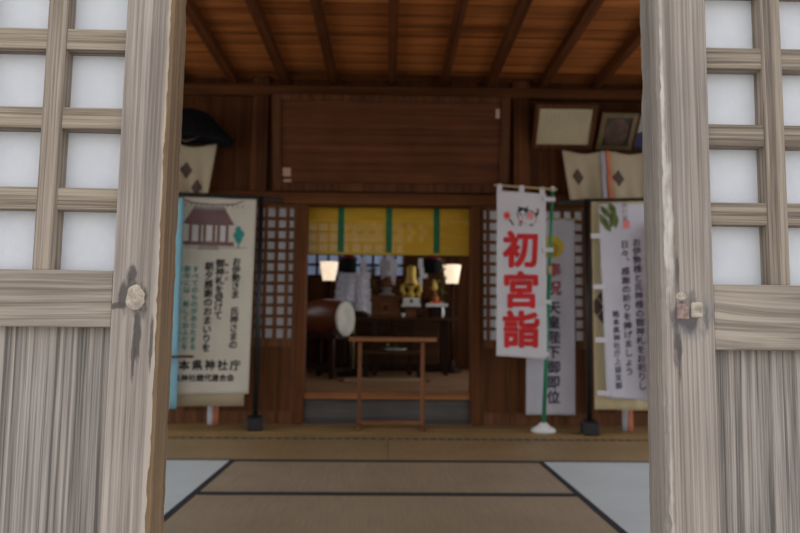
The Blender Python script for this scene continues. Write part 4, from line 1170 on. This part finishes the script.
# offering tray with oranges
q5 = P(436.5, 307, 7.9)
r = thing('offering_tray', 'low white offering tray on a dark stand at the right of the altar table', 'tray', (q5.x, 7.9, zT)); h5 = q5.z-zT
MB().box(-5*s3, 5*s3, -.06, .06, 0, h5).build('stand', 'dark_wood', r)
mb = MB(); mb.box(-10.5*s3, 10.5*s3, -.11, .11, h5, h5+1.2*s3, 0, None, .003); mb.box(-10.5*s3, 10.5*s3, -.11, -.10, h5+1.2*s3, h5+3.2*s3); mb.box(-10.5*s3, -9.7*s3, -.1, .11, h5+1.2*s3, h5+3.2*s3); mb.box(9.7*s3, 10.5*s3, -.1, .11, h5+1.2*s3, h5+3.2*s3); mb.box(-9.7*s3, 9.7*s3, .1, .11, h5+1.2*s3, h5+3.2*s3)
mb.build('tray', 'white_plastic', r)
zf = zT+h5+1.2*s3
for i, (dx, dy, dz, pl) in enumerate(((-5.2, -.03, 0, 'at the left end of the heap'), (-1, -.04, 0, 'at the front middle of the heap'), (3.3, -.03, 0, 'at the right end of the heap'), (-.5, .0, 4.4, 'on top of the heap'))):
    rr = 2.5*s3
    r = thing('orange', 'small orange fruit on the white offering tray, ' + pl, 'fruit', (q5.x+dx*s3, 7.9+dy, zf+dz*s3), 0, 'oranges on the offering tray')
    mb = MB(); mb.lathe([(rr*math.sin(PI*k/10)+.0005, rr*.93*(1-math.cos(PI*k/10))) for k in range(11)], (0, 0, 0), 16); mb.build('flesh', 'orange_fruit', r)
    mb = MB(); mb.lathe([(.006, rr*1.82), (.004, rr*1.95)], (0, 0, 0), 6); mb.build('stem', 'green_leaf', r)
# gold-brown peaked ornament behind the tray
q6 = P(434, 300, 8.0); s6 = 8.1/F
r = thing('peaked_ornament', 'small gold-brown peaked ornament behind the tray of oranges', 'ornament', (q6.x, 8.075, zT)); z6 = q6.z-zT
mb = MB(); mb.lathe([(5*s6, 0), (5*s6, z6), (6*s6, z6+1*s6), (3*s6, z6+7*s6), (2*s6, z6+9*s6), (3.8*s6, z6+12*s6), (3*s6, z6+16*s6), (.4*s6, z6+20*s6)], (0, 0, 0), 6); mb.build('body', 'chest_wood', r)
mb = MB(); mb.lathe([(2.5*s6, z6+9.5*s6), (4.2*s6, z6+12*s6), (3.3*s6, z6+16*s6), (.5*s6, z6+21*s6)], (0, -.004, 0), 6); mb.build('finial', 'gold', r)
# sakaki branches in vases
def sakaki(u, v0, v1, Y, lb, sd_):
    q = P(u, v1, Y); s = Y/F; h = PZ(u, v0, Y)-zT
    r = thing('sakaki_vase', lb, 'plant', (q.x, Y, zT), 0, 'leafy branches in white vases')
    mb = MB(); mb.lathe([(.03, 0), (.045, .03), (.05, .09), (.025, .15), (.03, .18)], (0, 0, 0), 16); mb.build('vase', 'white_plastic', r)
    rd = random.Random(sd_); mb = MB(); ms_ = MB()
    for k in range(3): ms_.tube([(0, 0, .15), (rd.uniform(-.04, .04), rd.uniform(-.03, .03), h*.6), (rd.uniform(-.06, .06), rd.uniform(-.04, .04), h)], [.006, .005, .002], 6)
    for k in range(90):
        z = .18+(h-.18)*rd.random(); c_ = Vector((rd.uniform(-.05, .05), rd.uniform(-.03, .03), z)); d_ = Vector((rd.uniform(-1, 1), rd.uniform(-1, 1), rd.uniform(-.4, .9))).normalized(); e_ = d_.cross(Vector((rd.uniform(-1, 1), rd.uniform(-1, 1), 1))).normalized()
        mb.add([c_, c_+d_*.03+e_*.014, c_+d_*.065, c_+d_*.03-e_*.014], [[0, 1, 2, 3]])
    ms_.build('stem', 'chest_wood', r); mb.build('leaves', 'green_leaf', r)
sakaki(440.5, 254, 300, 8.17, 'leafy green branch in a white vase beside the right lamp', 5)
sakaki(370.5, 266, 300, 8.2, 'leafy green branch in a white vase left of the brown chest', 8)
# small white cup in front of the chest
q7 = P(403, 317, 7.85)
mb = MB(); mb.lathe([(.016, 0), (.022, .02), (.026, .045), (.022, .045), (.014, .02)], (0, 0, 0), 18)
o = mb.build('sake_cup', 'white_plastic'); o.location = (q7.x, 7.84, zT); tag(o, 'tiny white cup on the altar table beside the chest', 'cup')
# low table with a plate of greens under the altar table
YG = 7.4; q8 = P(393, 351, YG)
r = thing('low_table', 'low dark table in front of the altar table, with a plate on it', 'table', (q8.x, YG, ZI)); zg = q8.z-ZI
MB().box(-.32, .32, -.15, .15, zg-.03, zg, 0, None, .004).build('top', 'dark_beam', r)
for sx_ in (-.28, .28):
    for sy_ in (-.12, .12): MB().box(sx_-.02, sx_+.02, sy_-.02, sy_+.02, 0, zg-.03).build('leg', 'dark_wood', r)
r = thing('plate', 'white plate with green sprigs on the low dark table', 'plate', (q8.x+.02, YG, q8.z))
mb = MB(); mb.lathe([(.06, 0), (.10, .012), (.135, .022), (.13, .024), (.09, .014), (.01, .012)], (0, 0, 0), 28); mb.build('dish', 'silver', r)
rd = random.Random(2); mb = MB()
for k in range(36):
    c_ = Vector((rd.uniform(-.13, .03), rd.uniform(-.05, .05), rd.uniform(.02, .05))); d_ = Vector((rd.uniform(-1, 1), rd.uniform(-1, 1), rd.uniform(0, .4))).normalized(); e_ = d_.cross(Vector((0, 0, 1))).normalized()
    mb.add([c_, c_+d_*.025+e_*.01, c_+d_*.05, c_+d_*.025-e_*.01], [[0, 1, 2, 3]])
mb.build('sprigs', 'green_leaf', r)
# straw mat on the inner floor
q9 = P(385, 379, 7.35)
r = thing('straw_mat', 'tan straw mat on the inner floor in front of the low table', 'mat', (q9.x, 7.0, ZI))
MB().box(-.42, .42, -.21, .21, 0, .012).build('woven_surface', 'tatami_far', r)
for sg in (-1, 1): MB().box(sg*.42-.02, sg*.42+.02, -.21, .21, 0, .014).build('border', 'chest_wood', r)

# ================================================================== LIGHT
wld = bpy.data.worlds.new('daylight'); S.world = wld; wld.use_nodes = True
nt = wld.node_tree; bg = nt.nodes['Background']
tc = N(nt, 'ShaderNodeTexCoord'); sx = N(nt, 'ShaderNodeSeparateXYZ'); nt.links.new(tc.outputs['Generated'], sx.inputs[0])
c = ramp(nt, math_(nt, 'MULTIPLY_ADD', sx.outputs['Z'], .5, .5), [(.45, (.55, .53, .50)), (.52, (1.0, .98, .95)), (1.0, (.80, .90, 1.08))])
nt.links.new(c, bg.inputs[0]); bg.inputs[1].default_value = 1.0
sl_ = bpy.data.lights.new('sun', 'SUN'); sl_.energy = 3.5; sl_.angle = .01; sl_.color = (1, .95, .86)
so_ = bpy.data.objects.new('sun', sl_); COL.objects.link(so_); so_.rotation_euler = (-math.radians(38), 0, math.radians(4))
def portal(loc, rot, sx_, sy_):
    l = bpy.data.lights.new('daylight_opening', 'AREA'); l.shape = 'RECTANGLE'; l.size = sx_; l.size_y = sy_
    l.cycles.is_portal = True
    o = bpy.data.objects.new('daylight_opening', l); COL.objects.link(o); o.location = loc; o.rotation_euler = rot
for sg in (-1, 1):
    portal((sg*(HX+.13), 3.1, 1.2), (0, sg*PI/2, 0), 2.7, 4.4)
    portal((sg*2.07, .80, 1.25), (-PI/2 + PI, 0, 0), 1.42, 2.7)
portal((IX+.01, 7.275, 1.525), (0, PI/2, 0), 2.15, 2.65)
portal((-IX-.01, 6.7, 1.875), (0, -PI/2, 0), 1.25, 1.2)
S.view_settings.view_transform = 'Standard'; S.view_settings.look = 'None'
S.view_settings.gamma = 1.0; S.view_settings.use_curve_mapping = False
S.view_settings.exposure = 0.65
S.cycles.use_denoising = True
S.cycles.max_bounces = 12; S.cycles.diffuse_bounces = 6
S.cycles.sample_clamp_indirect = 4.0
